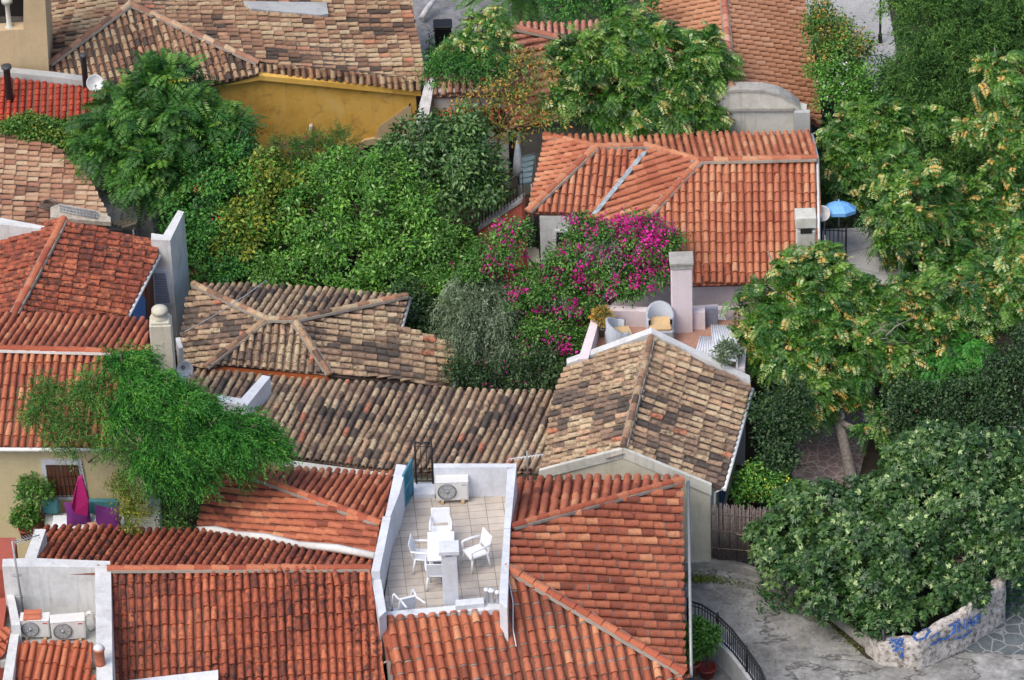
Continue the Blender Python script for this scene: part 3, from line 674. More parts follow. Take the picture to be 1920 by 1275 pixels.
# service niche on the left: parapets, floor, small roof
B = MB(); coping(B, [(5, 1048), (60, 1046), (206, 1052), (208, 1064), (4, 1062)], 5.18, 1.45); coping(B, [(178, 1064), (208, 1064), (212, 1340), (182, 1340)], 5.15, 1.6)
coping(B, [(40, 1062), (63, 1062), (86, 992), (66, 992)], 5.0, .9); coping(B, [(4, 1062), (16, 1062), (38, 1172), (22, 1172)], 4.3, .6); coping(B, [(22, 1172), (38, 1172), (14, 1340), (-6, 1340)], 4.0, .8)
part('parapet', B, 'white_wall', h)
B = MB(); B.prism([P(0, 1130, 3.72), P(190, 1130, 3.72), P(190, 1240, 3.72), P(0, 1240, 3.72)], (0, 0, -.2)); part('niche_floor', B, 'grey_cement', h)
R = MB(); pH = plane((40, 1206, 3.95), (165, 1203, 3.95), (100, 1275, 3.6)); rface(R, [(38, 1206), (172, 1202), (172, 1340), (0, 1340)], pH, ((110, 1205), (96, 1275)), seed=24, sp=.2, L=.5); part('lean_to_roof', R, ['tile_clean', 'deck_orange', 'mortar'], h)
B = MB(); q = [K(225, 1277, pF, .18), K(409, 1256, pF, .18), K(409, 1300, pF, .18), K(225, 1320, pF, .18)]; B.prism(q, pF[1] * -.3); part('skylight_kerb', B, 'white_paint', rf)
B = MB(); b0 = P(188, 1245, 5.15); B.lathe(b0, [(.0, 0), (.13, 0), (.12, .06), (.12, .4), (.14, .42), (.14, .48), (.1, .48), (.1, .3), (0, .3)], 16); ck = part('chimney_pot', B, 'terracotta', rf)
B = MB(); B.lathe(b0 + Z3 * .44, [(0, 0), (.12, .0), (.13, .06), (.08, .12), (0, .13)], 14); part('foil_cap', B, 'dish_grey', ck)

# ================================================================== left: red corner, red little roof
h = thing('red_house', 'red painted wall corner at the left edge beside the white parapet', 'house', P(-40, 1080, G))
B = MB(); B.skirt([P(-160, 1008, 4.6), P(30, 1008, 4.6), P(26, 1068, 4.6), P(-160, 1068, 4.6)][::-1], G); part('wall', B, 'red_wall', h)
h = thing('lean_to', 'dark red rendered ledge with a few orange tiles at the lower left edge', 'shed', P(-40, 1190, G))
B = MB(); B.skirt([P(-120, 1130, 4.0), P(14, 1120, 4.0), P(2, 1205, 4.0), P(-120, 1205, 4.0)][::-1], G); part('wall', B, 'red_wall', h)
R = MB(); pI = plane((-60, 1185, 4.15), (24, 1185, 3.95), (-20, 1250, 3.8)); rface(R, [(-90, 1180), (18, 1180), (6, 1232), (-90, 1232)], pI, seed=25); part('roof', R, ['tile_clean', 'deck_orange', 'mortar'], h)

# ================================================================== house on the left edge, cream wall with barred window
h = thing('cream_house', 'orange roofed house with cream yellow wall and barred window behind the patio', 'house', P(100, 760, G))
R = MB(); RT = MB(); ra, rb = (0, 655, 5.85), (275, 662, 5.85)
pJ = plane(ra, rb, (100, 838, 4.75)); rface(R, [(-90, 652), (232, 661), (206, 838), (-90, 838)], pJ, ((120, 660), (100, 838)), seed=31, L=.36)
pK = plane(ra, rb, (140, 590, 4.9)); rface(R, [(-90, 588), (276, 600), (278, 662), (-90, 652)], pK, ((120, 655), (163, 592)), seed=32, L=.45)
ridge(RT, rpath([(-90, 653), (276, 663)], pJ, .03), seed=33, mort=.3)
rf = part('roof', R, ['tile_orange', 'deck_orange', 'mortar'], h); part('ridge_tiles', RT, ['tile_clean', 'deck_orange', 'mortar_white'], rf)
A_ = P(-90, 838, 4.75) + V3((0, .25, 0)); B_ = P(265, 838, 4.75) + V3((0, .25, 0)); wp = vplane(A_, B_)
gb = P(283, 600, 4.9)
B = MB(); B.skirt([A_ - Z3 * .1, B_ - Z3 * .1 , V3((gb.x - .1, gb.y - .5, 4.75)), V3((A_.x, gb.y - .5, 4.75))], G); wall = part('wall', B, 'yellow_cream', h)
B = MB(); g0 = P(236, 661, 5.7); B.prism([P(232, 664, 5.75), P(284, 664, 5.75), P(284, 712, 5.3), P(215, 760, 5.0)], (0, 0, -1.2)); part('gable_wall', B, 'cream', h)
B = MB(); B.tube([A_ + V3((0, -.32, -.02)), B_ + V3((-.75, -.32, -.02))], .055, 8); part('gutter', B, 'gutter_white', h)
B = MB(); onwall(B, wp, [(76, 862), (152, 862), (166, 938), (84, 938)], .04, .08); fr = part('window', B, 'white_paint', h)
B = MB(); onwall(B, wp, [(86, 872), (146, 872), (156, 929), (93, 929)], .05, .05); part('shutter', B, 'brown_wood', fr)
B = MB()
for i in range(9):
    q = [CAM + ray(x, y) * ((wp[0] + wp[1] * .1 - CAM).dot(wp[1]) / ray(x, y).dot(wp[1])) for x, y in ((86 + i * 7.4, 872), (94 + i * 7.8, 932))]; B.tube(q, .011, 5)
for j in range(4):
    q = [CAM + ray(x, y) * ((wp[0] + wp[1] * .1 - CAM).dot(wp[1]) / ray(x, y).dot(wp[1])) for x, y in ((86 + j * 2.4, 874 + j * 19), (147 + j * 3, 874 + j * 19))]; B.tube(q, .009, 5)
part('window_bars', B, 'iron_black', fr)
# tall cream chimney
B = MB(); b0 = P(310, 712, 4.6); B.box(b0 + Z3 * .4, ((1, 0, 0), (0, 1, 0), Z3), (.56, .5, 2.9), bev=.02); B.box(b0 + Z3 * 1.88, ((1, 0, 0), (0, 1, 0), Z3), (.5, .44, .12), bev=.03)
B.lathe(b0 + Z3 * 1.94, [(.2, 0), (.2, .06), (.17, .1), (.17, .16), (.22, .18), (.2, .28), (.1, .34), (0, .36)], 14); part('chimney', B, 'cream', rf)
B = MB(); B.box(P(340, 690, 4.3), ((.97, .2, 0), (-.2, .97, 0), Z3), (.12, .5, 1.6), bev=.01); part('flue', B, 'white_wall', rf)

# ================================================================== blackened orange roof with white fin wall
h = thing('streaked_house', 'orange hipped roof heavily blackened with soot spots and a blue door under its eave', 'house', P(130, 520, G))
R = MB(); RT = MB(); ra, rb = (120, 415, 4.35), (28, 588, 4.35)
pL = plane(ra, rb, (294, 478, 3.75)); rface(R, [(120, 414), (205, 436), (285, 452), (296, 478), (236, 592), (26, 592)], pL, ((60, 520), (262, 556)), seed=41, L=.35, sp=0.27, r=0.09, tv=0.22, hf=0.85)
pM = plane(ra, rb, (0, 470, 3.75)); rface(R, [(120, 414), (-60, 462), (-60, 592), (26, 592)], pM, ((80, 470), (0, 492)), seed=42, L=.35, sp=0.27, r=0.09, tv=0.22, hf=0.85)
ridge(RT, rpath([(120, 413), (27, 590)], pL, .03), seed=43, mort=.8)
rf = part('roof', R, ['tile_spotted', 'deck_orange', 'mortar'], h); part('ridge_tiles', RT, ['tile_clean', 'deck_orange', 'mortar'], rf)
e0, e1 = K(296, 478, pL), K(238, 590, pL); B = MB(); B.tube([e0 + V3((.05, 0, -.03)), e1 + V3((.05, 0, -.03))], .045, 8); part('gutter', B, 'gutter_white', h)
ww = [e0 + V3((-.25, 0, -.15)), e1 + V3((-.25, 0, -.15)), P(-60, 592, 3.6), P(-60, 462, 3.6), P(120, 414, 3.7)]
B = MB(); B.skirt(ww[::-1], G); part('wall', B, 'red_wall', h)
wp = vplane(e1 + V3((-.25, 0, 0)), e0 + V3((-.25, 0, 0)))
B = MB(); onwall(B, wp, [(250, 572), (262, 548), (273, 560), (274, 606), (248, 606)], .04, .08); part('door', B, 'blue_paint', h)
B = MB(); onwall(B, wp, [(274, 530), (284, 505), (288, 600), (276, 604)], .04, .07); part('door', B, 'brown_wood', h)
# fin wall
B = MB(); coping(B, [(283, 449), (319, 451), (345, 397), (334, 394), (306, 440), (284, 437)], 4.15, 3.8); part('fin_wall', B, 'white_wall', h)
wp2 = vplane(P(283, 449, 4.15), P(319, 451, 4.15)); B = MB(); onwall(B, wp2, [(286, 508), (312, 508), (323, 573), (290, 573)], .05, .08); sh = part('shutter', B, 'white_paint', h)
B = MB()
for i in range(12):
    y = 513 + i * 4.7; x0 = 289 + i * .35; x1 = 310 + i * .75; onwall(B, wp2, [(x0, y), (x1, y), (x1 + .3, y + 3), (x0 + .2, y + 3)], .075, .03)
part('louvres', B, 'grey_blue', sh)

# ================================================================== old hipped roof
h = thing('hipped_house', 'old brown hipped roof with orange fascia below its eave between long roof and trees', 'house', P(560, 620, G))
R = MB(); RT = MB(); r1, r2 = (500, 600, 3.3), (551, 601, 3.3)
pa = plane(r1, r2, (515, 690, 2.75)); rface(R, [(500, 600), (551, 601), (618, 702), (420, 684), (386, 690)], pa, ((520, 620), (512, 690)), seed=51, L=.3, sp=0.21, tv=0.23)
pb = plane(r1, r2, (560, 545, 2.7)); rface(R, [(364, 534), (560, 540), (762, 554), (551, 601), (500, 600)], pb, ((520, 595), (552, 545)), seed=52, L=.4, tv=0.23)
pc = plane(r2, (618, 702, K(618, 702, pa).z), (762, 554, K(762, 554, pb).z)); rface(R, [(551, 601), (764, 554), (748, 613), (858, 644), (846, 724), (618, 703)], pc, ((600, 640), (800, 668)), seed=53, L=.33, sp=0.245, r=0.08, hf=0.85, tv=0.23)
pd_ = plane(r1, (386, 690, K(386, 690, pa).z), (364, 534, K(364, 534, pb).z)); rface(R, [(500, 600), (364, 534), (350, 562), (338, 640), (352, 688), (386, 690)], pd_, ((460, 610), (345, 622)), seed=54, L=.33, sp=0.245, r=0.08, hf=0.85, tv=0.23)
for q, pl_ in (([(364, 535), (500, 600), (551, 601), (762, 556)], pb), ([(500, 600), (386, 690)], pa), ([(551, 601), (618, 703)], pa)): ridge(RT, rpath(q, pl_, .03), seed=len(q) * 7, mort=.6, r=.095)
rf = part('roof', R, ['tile_old', 'deck_old', 'mortar'], h); part('ridge_tiles', RT, ['tile_aged', 'deck_old', 'mortar'], rf)
zz = lambda x, y, pl_: (x, y, K(x, y, pl_).z)
house_walls(h, [zz(364, 534, pb), zz(762, 554, pb), zz(748, 613, pc), zz(858, 644, pc), zz(846, 724, pc), zz(618, 703, pa), zz(386, 690, pa), zz(345, 640, pd_)], G, .18, 'cream', .15)
q = [K(382, 690, pa), K(420, 685, pa), K(618, 703, pa)]; B = MB()
for i in range(2): B.prism([q[i] + V3((0, .05, -.08)), q[i + 1] + V3((0, .05, -.08)), q[i + 1] + V3((0, .05, -.36)), q[i] + V3((0, .05, -.36))], (0, .08, 0))
part('fascia', B, 'orange_paint', h)
e0, e1 = K(766, 556, pc), K(750, 613, pc); B = MB(); B.tube([e0 + V3((.05, 0, -.05)), e1 + V3((.05, 0, -.05))], .05, 8); B.cut(); e0, e1 = K(860, 645, pc), K(848, 724, pc); B.tube([e0 + V3((.05, 0, -.05)), e1 + V3((.05, 0, -.05))], .05, 8); part('gutter', B, 'metal_grey', h)

# ================================================================== long lean-to roof
h = thing('long_house', 'long weathered brown roof of slanting tile rows in the middle, above the white terrace', 'house', P(760, 790, G))
R = MB(); pe = plane((540, 857, 3.0), (1015, 886, 2.85), (760, 722, 2.45))
rface(R, [(350, 692), (470, 704), (620, 717), (1042, 738), (1018, 888), (740, 884), (540, 857), (470, 790), (380, 790)], pe, ((720, 850), (780, 730)), seed=61, L=.46, sag=.03, sp=0.21, r=0.074, tv=0.23)
rf = part('roof', R, ['tile_old', 'deck_old', 'mortar'], h)
B = MB(); q = [K(x, y, pe) - Z3 * .16 for x, y in ((350, 690), (620, 714), (1036, 744), (1012, 884), (740, 880), (543, 853), (430, 840))]; B.skirt(q[::-1], G); part('wall', B, 'cream', h)
B = MB(); q = [K(530, 859, pe), K(742, 887, pe)]; B.prism([q[0] + V3((0, -.02, -.02)), q[1] + V3((0, -.02, -.02)), q[1] + V3((0, -.22, -.06)), q[0] + V3((0, -.22, -.06))], (0, 0, -.5)); part('ledge', B, 'pale_cement', h)
B = MB()
coping(B, [(492, 703), (507, 706), (466, 757), (452, 747)], 3.35, .6); B.cut(); coping(B, [(408, 740), (452, 747), (466, 757), (462, 762), (408, 750)], 3.35, .6); part('parapet', B, 'white_paint', h)

# ================================================================== gable house
h = thing('gable_house', 'cream gabled house with mottled brown roof and white trimmed gable beside the street', 'house', P(1200, 800, G))
R = MB(); RT = MB(); g1, g2 = (1169, 843, 3.85), (1222, 634, 3.85)
pf = plane(g1, g2, (1020, 884, 2.95)); rface(R, [(1222, 634), (1169, 843), (1017, 885), (1042, 742), (1064, 690)], pf, ((1180, 740), (1052, 778)), seed=71, L=.34, sp=0.245, r=0.08, hf=0.85, tv=0.23)
pg = plane(g1, g2, (1352, 911, 2.9)); rface(R, [(1222, 634), (1406, 724), (1353, 912), (1169, 843)], pg, ((1190, 740), (1380, 812)), seed=72, L=.34, sp=0.245, r=0.08, hf=0.85, tv=0.23)
ridge(RT, rpath([(1169, 841), (1222, 634)], pf, .02), seed=73, mort=.9, r=.09)
rf = part('roof', R, ['tile_old', 'deck_old', 'mortar'], h); part('ridge_tiles', RT, ['tile_aged', 'deck_old', 'mortar'], rf)
c0 = P(1332, 915, 2.85); c1 = c0.lerp(P(1000, 888, 2.85), .9); c1.z = 2.78; ap = P(1168, 848, 3.78); bk = K(1222, 634, pf); br_ = K(1392, 722, pg); bl_ = K(1072, 692, pf)
B = MB()
front = [V3((c1.x, c1.y, G)), V3((c0.x, c0.y, G)), c0, ap, c1]
B.prism(front, (V3((bk.x - ap.x, bk.y - ap.y - .2, 0)))); wall = part('wall', B, 'cream', h)
wp = vplane(c1, c0); B = MB()
onwall(B, wp, [(1168, 842), (1334, 910), (1334, 929), (1168, 859)], .06, .1); onwall(B, wp, [(1167, 842), (1167, 859), (1010, 899), (1010, 883)], .058, .1); part('verge_board', B, 'pale_cement', wall)
B = MB()
for q in ([(1222, 632), (1063, 690)], [(1222, 632), (1407, 722)]):
    a, b_ = K(*q[0], pf if q[1][0] < 1200 else pg), K(*q[1], pf if q[1][0] < 1200 else pg)
    B.prism([a + V3((0, .02, .12)), b_ + V3((0, .02, .12)), b_ + V3((0, .26, .12)), a + V3((0, .26, .12))], (0, 0, -.5))
part('parapet', B, 'white_wall', h)
B = MB(); e0, e1 = K(1407, 726, pg), K(1354, 914, pg); B.tube([e0 + V3((.06, 0, -.07)), e1 + V3((.06, 0, -.07))], .05, 8); e2 = c0 + V3((.0, .1, -.02)); B.tube([e1 + V3((.06, .1, -.07)), e2 + V3((.12, .0, -.2)), V3((e2.x + .12, e2.y, G))], .035, 8); part('gutter', B, 'gutter_white', h)
sw = c0 + (V3((bk.x - ap.x, bk.y - ap.y, 0))); wps = vplane(c0, sw)
B = MB()
for (ya, yb, t0, t1) in ((2.35, 1.1, .55, .68), (2.35, 1.1, .3, .42)):
    B.cut(); a = c0.lerp(sw, t0); b_ = c0.lerp(sw, t1); o_ = V3((.05, 0, 0))
    B.prism([V3((a.x, a.y, ya)) + o_, V3((b_.x, b_.y, ya)) + o_, V3((b_.x, b_.y, yb)) + o_, V3((a.x, a.y, yb)) + o_], (.05, 0, 0))
part('shutter', B, 'blue_paint', wall)

# ================================================================== pink roof terrace behind the gable
h = thing('pink_terrace_house', 'pink walled flat roof terrace behind the gabled roof with a tall pink chimney', 'house', P(1250, 640, G))
B = MB(); tp = 2.78; B.skirt([P(1092, 690, tp), P(1396, 730, tp), P(1398, 660, tp), P(1345, 570, tp), P(1122, 585, tp)], G); part('wall', B, 'lilac_wall', h)
B = MB(); B.prism([P(1098, 700, tp + .02), P(1390, 740, tp + .02), P(1390, 600, tp + .02), P(1126, 598, tp + .02)], (0, 0, -.1)); part('terrace_floor', B, 'terracotta_floor', h)
B = MB(); coping(B, [(1117, 572), (1128, 582), (1103, 672), (1084, 674)], 3.3, 1.4); coping(B, [(1117, 571), (1262, 578), (1262, 586), (1128, 582)], 3.3, 1.4); B.cut(); coping(B, [(1298, 577), (1322, 577), (1322, 586), (1298, 586)], 3.35, 1.0); B.cut(); coping(B, [(1384, 690), (1396, 690), (1400, 650), (1390, 650)], 3.1, 1.8); B.cut(); coping(B, [(1322, 572), (1400, 575), (1400, 583), (1322, 581)], 2.9, 1.2); part('parapet', B, 'pink_wall', h)
B = MB(); b0 = P(1279, 616, tp); axs = ((1, 0, 0), (0, 1, 0), Z3); B.box(b0 + Z3 * .98, axs, (.56, .45, 2.1), bev=.02); ch = part('chimney', B, 'pink_wall', h)
B = MB(); B.box(b0 + Z3 * 2.12, axs, (.6, .5, .16), bev=.02); B.box(b0 + Z3 * 2.24, axs, (.64, .56, .1), bev=.02); part('chimney_cap', B, 'stone_grey', ch)
B = MB(); q = P(1334, 610, tp); B.box(q + Z3 * .3, axs, (.34, .06, .62), bev=.01)
for i in range(7): B.box(q + V3((-.13 + i * .045, -.035, .3)), axs, (.02, .02, .52))
part('gate', B, 'grey_blue', h)

# ================================================================== big orange house right of centre
h = thing('orange_house', 'large bright orange tiled house with a grey valley gutter beside the bougainvillea', 'house', P(1350, 420, G))
R = MB(); RT = MB(); a, b_, c_, d_ = (1117, 278, 4.8), (1212, 276, 4.8), (1312, 304, 4.8), (1531, 298, 4.8)
p1 = plane(a, b_, (998, 398, 4.0)); rface(R, [(1117, 278), (1208, 283), (1112, 398), (992, 398)], p1, ((1140, 290), (1128, 398)), seed=81, L=.33, r=.076)
p2 = plane(a, (990, 398, K(990, 398, p1).z), (1022, 256, 3.95)); rface(R, [(1023, 256), (1117, 278), (990, 399)], p2, ((1100, 320), (1000, 336)), seed=82, L=.33, sp=0.24, r=0.08, hf=0.85)
p3 = plane((1208, 283, 4.72), c_, (1112, 398, K(1112, 398, p1).z)); rface(R, [(1212, 281), (1312, 304), (1186, 440), (1096, 412)], p3, ((1280, 310), (1150, 350)), seed=83, L=.33, sp=0.235, r=0.08, hf=0.85)
p4 = plane(c_, d_, (1400, 532, 3.4)); rface(R, [(1312, 304), (1531, 298), (1535, 527), (1296, 533), (1180, 436)], p4, ((1400, 303), (1404, 530)), seed=84, L=.33, r=.076)
p5 = plane(c_, d_, (1270, 253, 3.95)); rface(R, [(1022, 255), (1520, 252), (1531, 298), (1312, 304), (1212, 276), (1117, 278)], p5, ((1400, 300), (1386, 253)), seed=85, L=.42)
for q, pl_ in (([(1023, 256), (1117, 277)], p5), ([(1117, 277), (1212, 275), (1312, 303), (1531, 298)], p5), ([(990, 398), (1117, 278)], p1), ([(1186, 438), (1312, 304)], p4)): ridge(RT, rpath(q, pl_, .03), seed=int(q[0][0]), mort=.8)
rf = part('roof', R, ['tile_apricot', 'deck_orange', 'mortar'], h); part('ridge_tiles', RT, ['tile_apricot', 'deck_orange', 'mortar'], rf)
B = MB(); q = rpath([(1203, 285), (1160, 338), (1108, 402)], p1, .1); q2 = [p + V3((.17, 0, .03)) for p in q]
for i in range(2): B.prism([q[i], q[i + 1], q2[i + 1], q2[i]], (0, 0, -.05))
part('valley_flashing', B, 'flashing', rf)
ze = lambda x, y, pl_: P(x, y, K(x, y, pl_).z)
q = [ze(1022, 256, p5), ze(1520, 253, p5), ze(1534, 526, p4), ze(1300, 532, p4), ze(1180, 436, p4), ze(1112, 398, p1), ze(992, 398, p1)]
q = [p - Z3 * .16 for p in inset(q, .3)]; B = MB(); B.skirt(q[::-1], G); wall = part('wall', B, 'pink_wall', h)
B = MB(); qa, qb = q[6] + V3((-.02, -.03, 0)), q[5] + V3((.05, -.03, 0)); B.prism([qa, qb, V3((qb.x, qb.y, G)), V3((qa.x, qa.y, G))], (0, .1, 0)); part('white_wall', B, 'white_wall', h)
wp = vplane(qa, qb); B = MB(); onwall(B, wp, [(1040, 432), (1066, 432), (1066, 470), (1040, 470)], .03, .05); fr = part('window', B, 'white_paint', h)
B = MB(); onwall(B, wp, [(1043, 436), (1063, 436), (1063, 468), (1043, 468)], .04, .03); part('pane', B, 'window_glass', fr)
B = MB(); e0, e1 = K(1523, 252, p5), K(1533, 298, p4); B.tube([e0, e1], .04, 8); e2 = K(1537, 527, p4); B.tube([e1, e2], .04, 8); part('gutter', B, 'gutter_white', h)
B = MB(); b0 = K(1510, 498, p4) - Z3 * .1; B.box(b0 + Z3 * .6, axs, (.5, .45, 1.5), bev=.02); B.box(b0 + Z3 * 1.62, axs, (.56, .5, .34), bev=.02); ch = part('chimney', B, 'pale_cement', rf)
B = MB(); B.box(b0 + V3((0, -.232, 1.36)), axs, (.3, .03, .14)); part('smoke_slot', B, 'dark_void', ch)

# ================================================================== salmon roof with the arched gable
h = thing('arched_gable_house', 'long salmon pink roof ending in a pale arched parapet, upper right', 'house', P(1400, 120, G))
R = MB(); RT = MB(); a, b_ = (1372, 168, 4.7), (1356, -20, 4.7)
p1 = plane(a, b_, (1538, 230, 3.5)); rface(R, [(1372, 170), (1353, -60), (1500, -60), (1506, 0), (1540, 232), (1500, 215)], p1, ((1380, 100), (1520, 122)), seed=91, L=.34, jit=.5, sp=0.24, r=0.08, tv=0.14, hf=0.85)
p2 = plane(a, b_, (1205, 160, 3.55)); rface(R, [(1372, 170), (1353, -60), (1195, -60), (1205, 20), (1218, 215), (1345, 185)], p2, ((1365, 80), (1210, 112)), seed=92, L=.34, jit=.5, sp=0.24, r=0.08, tv=0.14, hf=0.85)
ridge(RT, rpath([(1372, 166), (1353, -60)], p1, .02), seed=93, mort=.2, r=.11)
rf = part('roof', R, ['tile_salmon', 'deck_orange', 'mortar'], h); part('ridge_tiles', RT, ['tile_pink', 'deck_orange', 'mortar'], rf)
a0, b0 = P(1330, 236, 3.5), P(1512, 240, 3.5); bx = V3((b0.x - a0.x, b0.y - a0.y, 0)); 
q = [P(1250, 232, 3.4), P(1528, 238, 3.4), P(1495, -60, 3.4), P(1205, -60, 3.4)]; B = MB(); B.skirt(inset(q, .2)[::-1], G); part('wall', B, 'stone_grey', h)
# arched parapet: outline traced on a vertical plane just in front of the roof end
wpl = vplane(a0 + V3((0, -.15, 0)), b0 + V3((0, -.15, 0)))
def onv(x, y, pl_=wpl): return CAM + ray(x, y) * ((pl_[0] - CAM).dot(pl_[1]) / ray(x, y).dot(pl_[1]))
arc = [(1336, 182), (1352, 173), (1385, 170), (1430, 171), (1462, 178), (1485, 191), (1500, 203), (1512, 206), (1516, 225), (1516, 262), (1336, 262)]
B = MB(); B.prism([onv(*p) for p in arc], -wpl[1] * .3); part('arched_parapet', B, 'pale_cement', h)
B = MB()
for i in range(6): p, r_ = onv(*arc[i]), onv(*arc[i + 1]); B.prism([p + V3((0, -.06, 0)), r_ + V3((0, -.06, 0)), r_ + V3((0, -.06, .07)), p + V3((0, -.06, .07))], (0, .42, 0))
B.prism([onv(1340, 200) + V3((0, -.1, 0)), onv(1488, 200) + V3((0, -.1, 0)), onv(1488, 205) + V3((0, -.1, 0)), onv(1340, 205) + V3((0, -.1, 0))], (0, .09, 0))
part('coping', B, 'stone_grey', h)
B = MB(); B.prism([onv(1488, 205) + V3((0, -.18, 0)), onv(1518, 205) + V3((0, -.18, 0)), onv(1518, 262) + V3((0, -.18, 0)), onv(1488, 262) + V3((0, -.18, 0))], (0, .17, 0)); part('pier', B, 'grey_cement', h)

# ================================================================== pinkish house behind the trees
h = thing('garden_house', 'pale pink tiled house half hidden behind green trees at the top', 'house', P(1060, 150, G))
R = MB(); RT = MB(); a, b_ = (948, 60, 4.1), (1180, 76, 4.1)
p1 = plane(a, b_, (1000, 235, 2.7)); rface(R, [(946, 52), (1040, 70), (1300, 120), (1310, 205), (1110, 205), (960, 245), (944, 200)], p1, ((1150, 120), (960, 160)), seed=101, L=.34, jit=.6, sp=0.24, r=0.08, tv=0.14, hf=0.85)
p2 = plane((1040, 70, 3.9), (1300, 120, 3.5), (1100, 44, 3.3)); rface(R, [(946, 46), (1240, 40), (1300, 120), (1040, 70)], p2, ((1080, 75), (1078, 44)), seed=102, L=.4, jit=.6)
ridge(RT, rpath([(946, 50), (1040, 70), (1300, 120)], p1, .02), seed=103, mort=.2)
rf = part('roof', R, ['tile_pink', 'deck_orange', 'mortar'], h); part('ridge_tiles', RT, ['tile_pink', 'deck_orange', 'mortar'], rf)
q = [K(946, 56, p1), K(1290, 125, p1), K(1300, 200, p1), K(1110, 200, p1), K(962, 238, p1)]; q = [p - Z3 * .2 for p in inset(q, .2)]; B = MB(); B.skirt(q[::-1], G); part('wall', B, 'stone_grey', h)

# ================================================================== ochre house
h = thing('ochre_house', 'ochre walled house with a broad mossy hipped tile roof, top left', 'house', P(520, 130, G))
R = MB(); RT = MB(); A3, B3, C3 = (245, 10, 4.65), (484, 119, 3.95), (788, 151, 3.08)
p1 = plane(A3, B3, (205, 184, 3.7)); rface(R, [(245, 10), (484, 118), (484, 137), (395, 157), (214, 184), (150, 175), (80, 150), (92, 118)], p1, ((262, 60), (292, 166)), seed=111, L=.31, sp=.2, sag=.035, tv=0.26)
p2 = plane(A3, B3, C3); rface(R, [(245, 10), (238, -70), (765, -70), (772, 20), (796, 152), (788, 152), (640, 134), (484, 119)], p2, ((420, 60), (700, 74)), seed=112, L=.33, sag=.035, sp=0.23, r=0.075, tv=0.25, hf=0.85)
p3 = plane(A3, (93, 122, 3.85), (75, 20, 3.85)); rface(R, [(245, 10), (240, -70), (60, -70), (76, 60), (92, 122)], p3, ((230, 40), (85, 72)), seed=113, L=.33, sag=.03, sp=0.23, r=0.075, tv=0.25, hf=0.85)
p4 = plane(B3, C3, (640, 160, 3.12)); rface(R, [(484, 117), (640, 132), (790, 150), (788, 168), (640, 150), (484, 136)], p4, ((640, 134), (641, 152)), seed=114, L=.3, tv=0.26)
for q, pl_ in (([(245, 9), (484, 119)], p1), ([(245, 9), (92, 122)], p1)): ridge(RT, rpath(q, pl_, .02), seed=int(q[1][0]), mort=.5, r=.1)
rf = part('roof', R, ['tile_aged', 'deck_old', 'mortar'], h); part('ridge_tiles', RT, ['tile_faded', 'deck_old', 'mortar'], rf)
e0, e1, e2 = K(214, 184, p1), K(486, 138, p1), K(789, 168, p4); o_ = V3((0, .22, -.16))
B = MB(); B.skirt([e0 + o_, e1 + o_, e2 + o_ + V3((-.15, 0, 0)), K(755, -60, p2) - Z3 * .3, V3((e0.x - 3, e0.y + 7, 2.8)), V3((e0.x - 2, e0.y + 1, 3))], G); wall = part('wall', B, 'ochre', h)
B = MB(); o_ = V3((0, .06, -.1))
for p, r_ in ((e0, e1), (e1, e2)): B.prism([p + o_, r_ + o_, r_ + o_ - Z3 * .16, p + o_ - Z3 * .16], (0, .17, 0))
part('cornice', B, 'ochre', wall)
wp = vplane(e1 + V3((0, .22, 0)), e2 + V3((0, .22, 0))); B = MB(); ar = []
for i in range(9):
    t_ = math.pi * i / 8; ar.append((702 - 44 * math.cos(t_), 300 - 40 * math.sin(t_)))
inn = [(702 + (x - 702) * .72, 300 + (y - 300) * .72) for x, y in ar]
for i in range(8): onwall(B, wp, [ar[i], ar[i + 1], inn[i + 1], inn[i]], .08, .1)
part('door_arch', B, 'sand_wall', wall); B = MB(); onwall(B, wp, inn + [(734, 330), (670, 330)], .02, .03); part('door', B, 'dark_void', wall)
B = MB(); p = onv(583, 234, wp); B.box(p + V3((0, -.12, 0)), axs, (.1, .14, .16), bev=.02); B.tube([p, p + V3((.04, -.08, -.2))], .012, 6); part('wall_lamp', B, 'metal_white', wall)
B = MB(); onwall(B, wp, [(712, 236), (770, 195), (778, 270), (716, 285), (700, 262)], .006, .01); part('bare_plaster', B, 'sand_wall', wall)
B = MB(); q = [K(x, y, p2, .12) for x, y in ((456, 2), (612, 4), (616, 26), (600, 28), (470, 16))]; B.prism(q, p2[1] * -.2); part('roof_patch', B, 'grey_cement', rf)

# ================================================================== cream tower at the top-left corner
h = thing('loggia_house', 'sand coloured house corner with a dark loggia opening and little column, top left corner', 'house', P(30, 130, G))
B = MB(); fz = 4.15; f0, f1 = P(-70, 136, fz), P(92, 139, fz)
def wpx(x, y): return onv(x, y, (f0, V3((0, -1, 0))))
for px in ([(44, -90), (80, -90), (92, 140), (44, 140)], [(-70, 62), (44, 55), (44, 140), (-70, 140)], [(-70, -90), (44, -90), (44, -30), (-70, -30)]):
    B.prism([wpx(*p) for p in px], (0, .4, 0))
B.prism([wpx(44, -90) + V3((0, .4, 0)), wpx(80, -90) + V3((0, .4, 0)), wpx(92, 140) + V3((0, .4, 0)), wpx(44, 140) + V3((0, .4, 0))], (0, 1.6, 0))
q = [wpx(-70, 140), wpx(92, 140)]; B.skirt([q[0] + Z3 * .05, q[1] + Z3 * .05, q[1] + V3((0, 1.9, .05)), q[0] + V3((0, 1.9, .05))], G); part('wall', B, 'sand_wall', h)
B = MB(); B.prism([wpx(-70, -30) + V3((0, .9, 0)), wpx(44, -30) + V3((0, .9, 0)), wpx(44, 62) + V3((0, .9, 0)), wpx(-70, 62) + V3((0, .9, 0))], (0, .1, 0)); part('loggia_opening', B, 'dark_void', h)
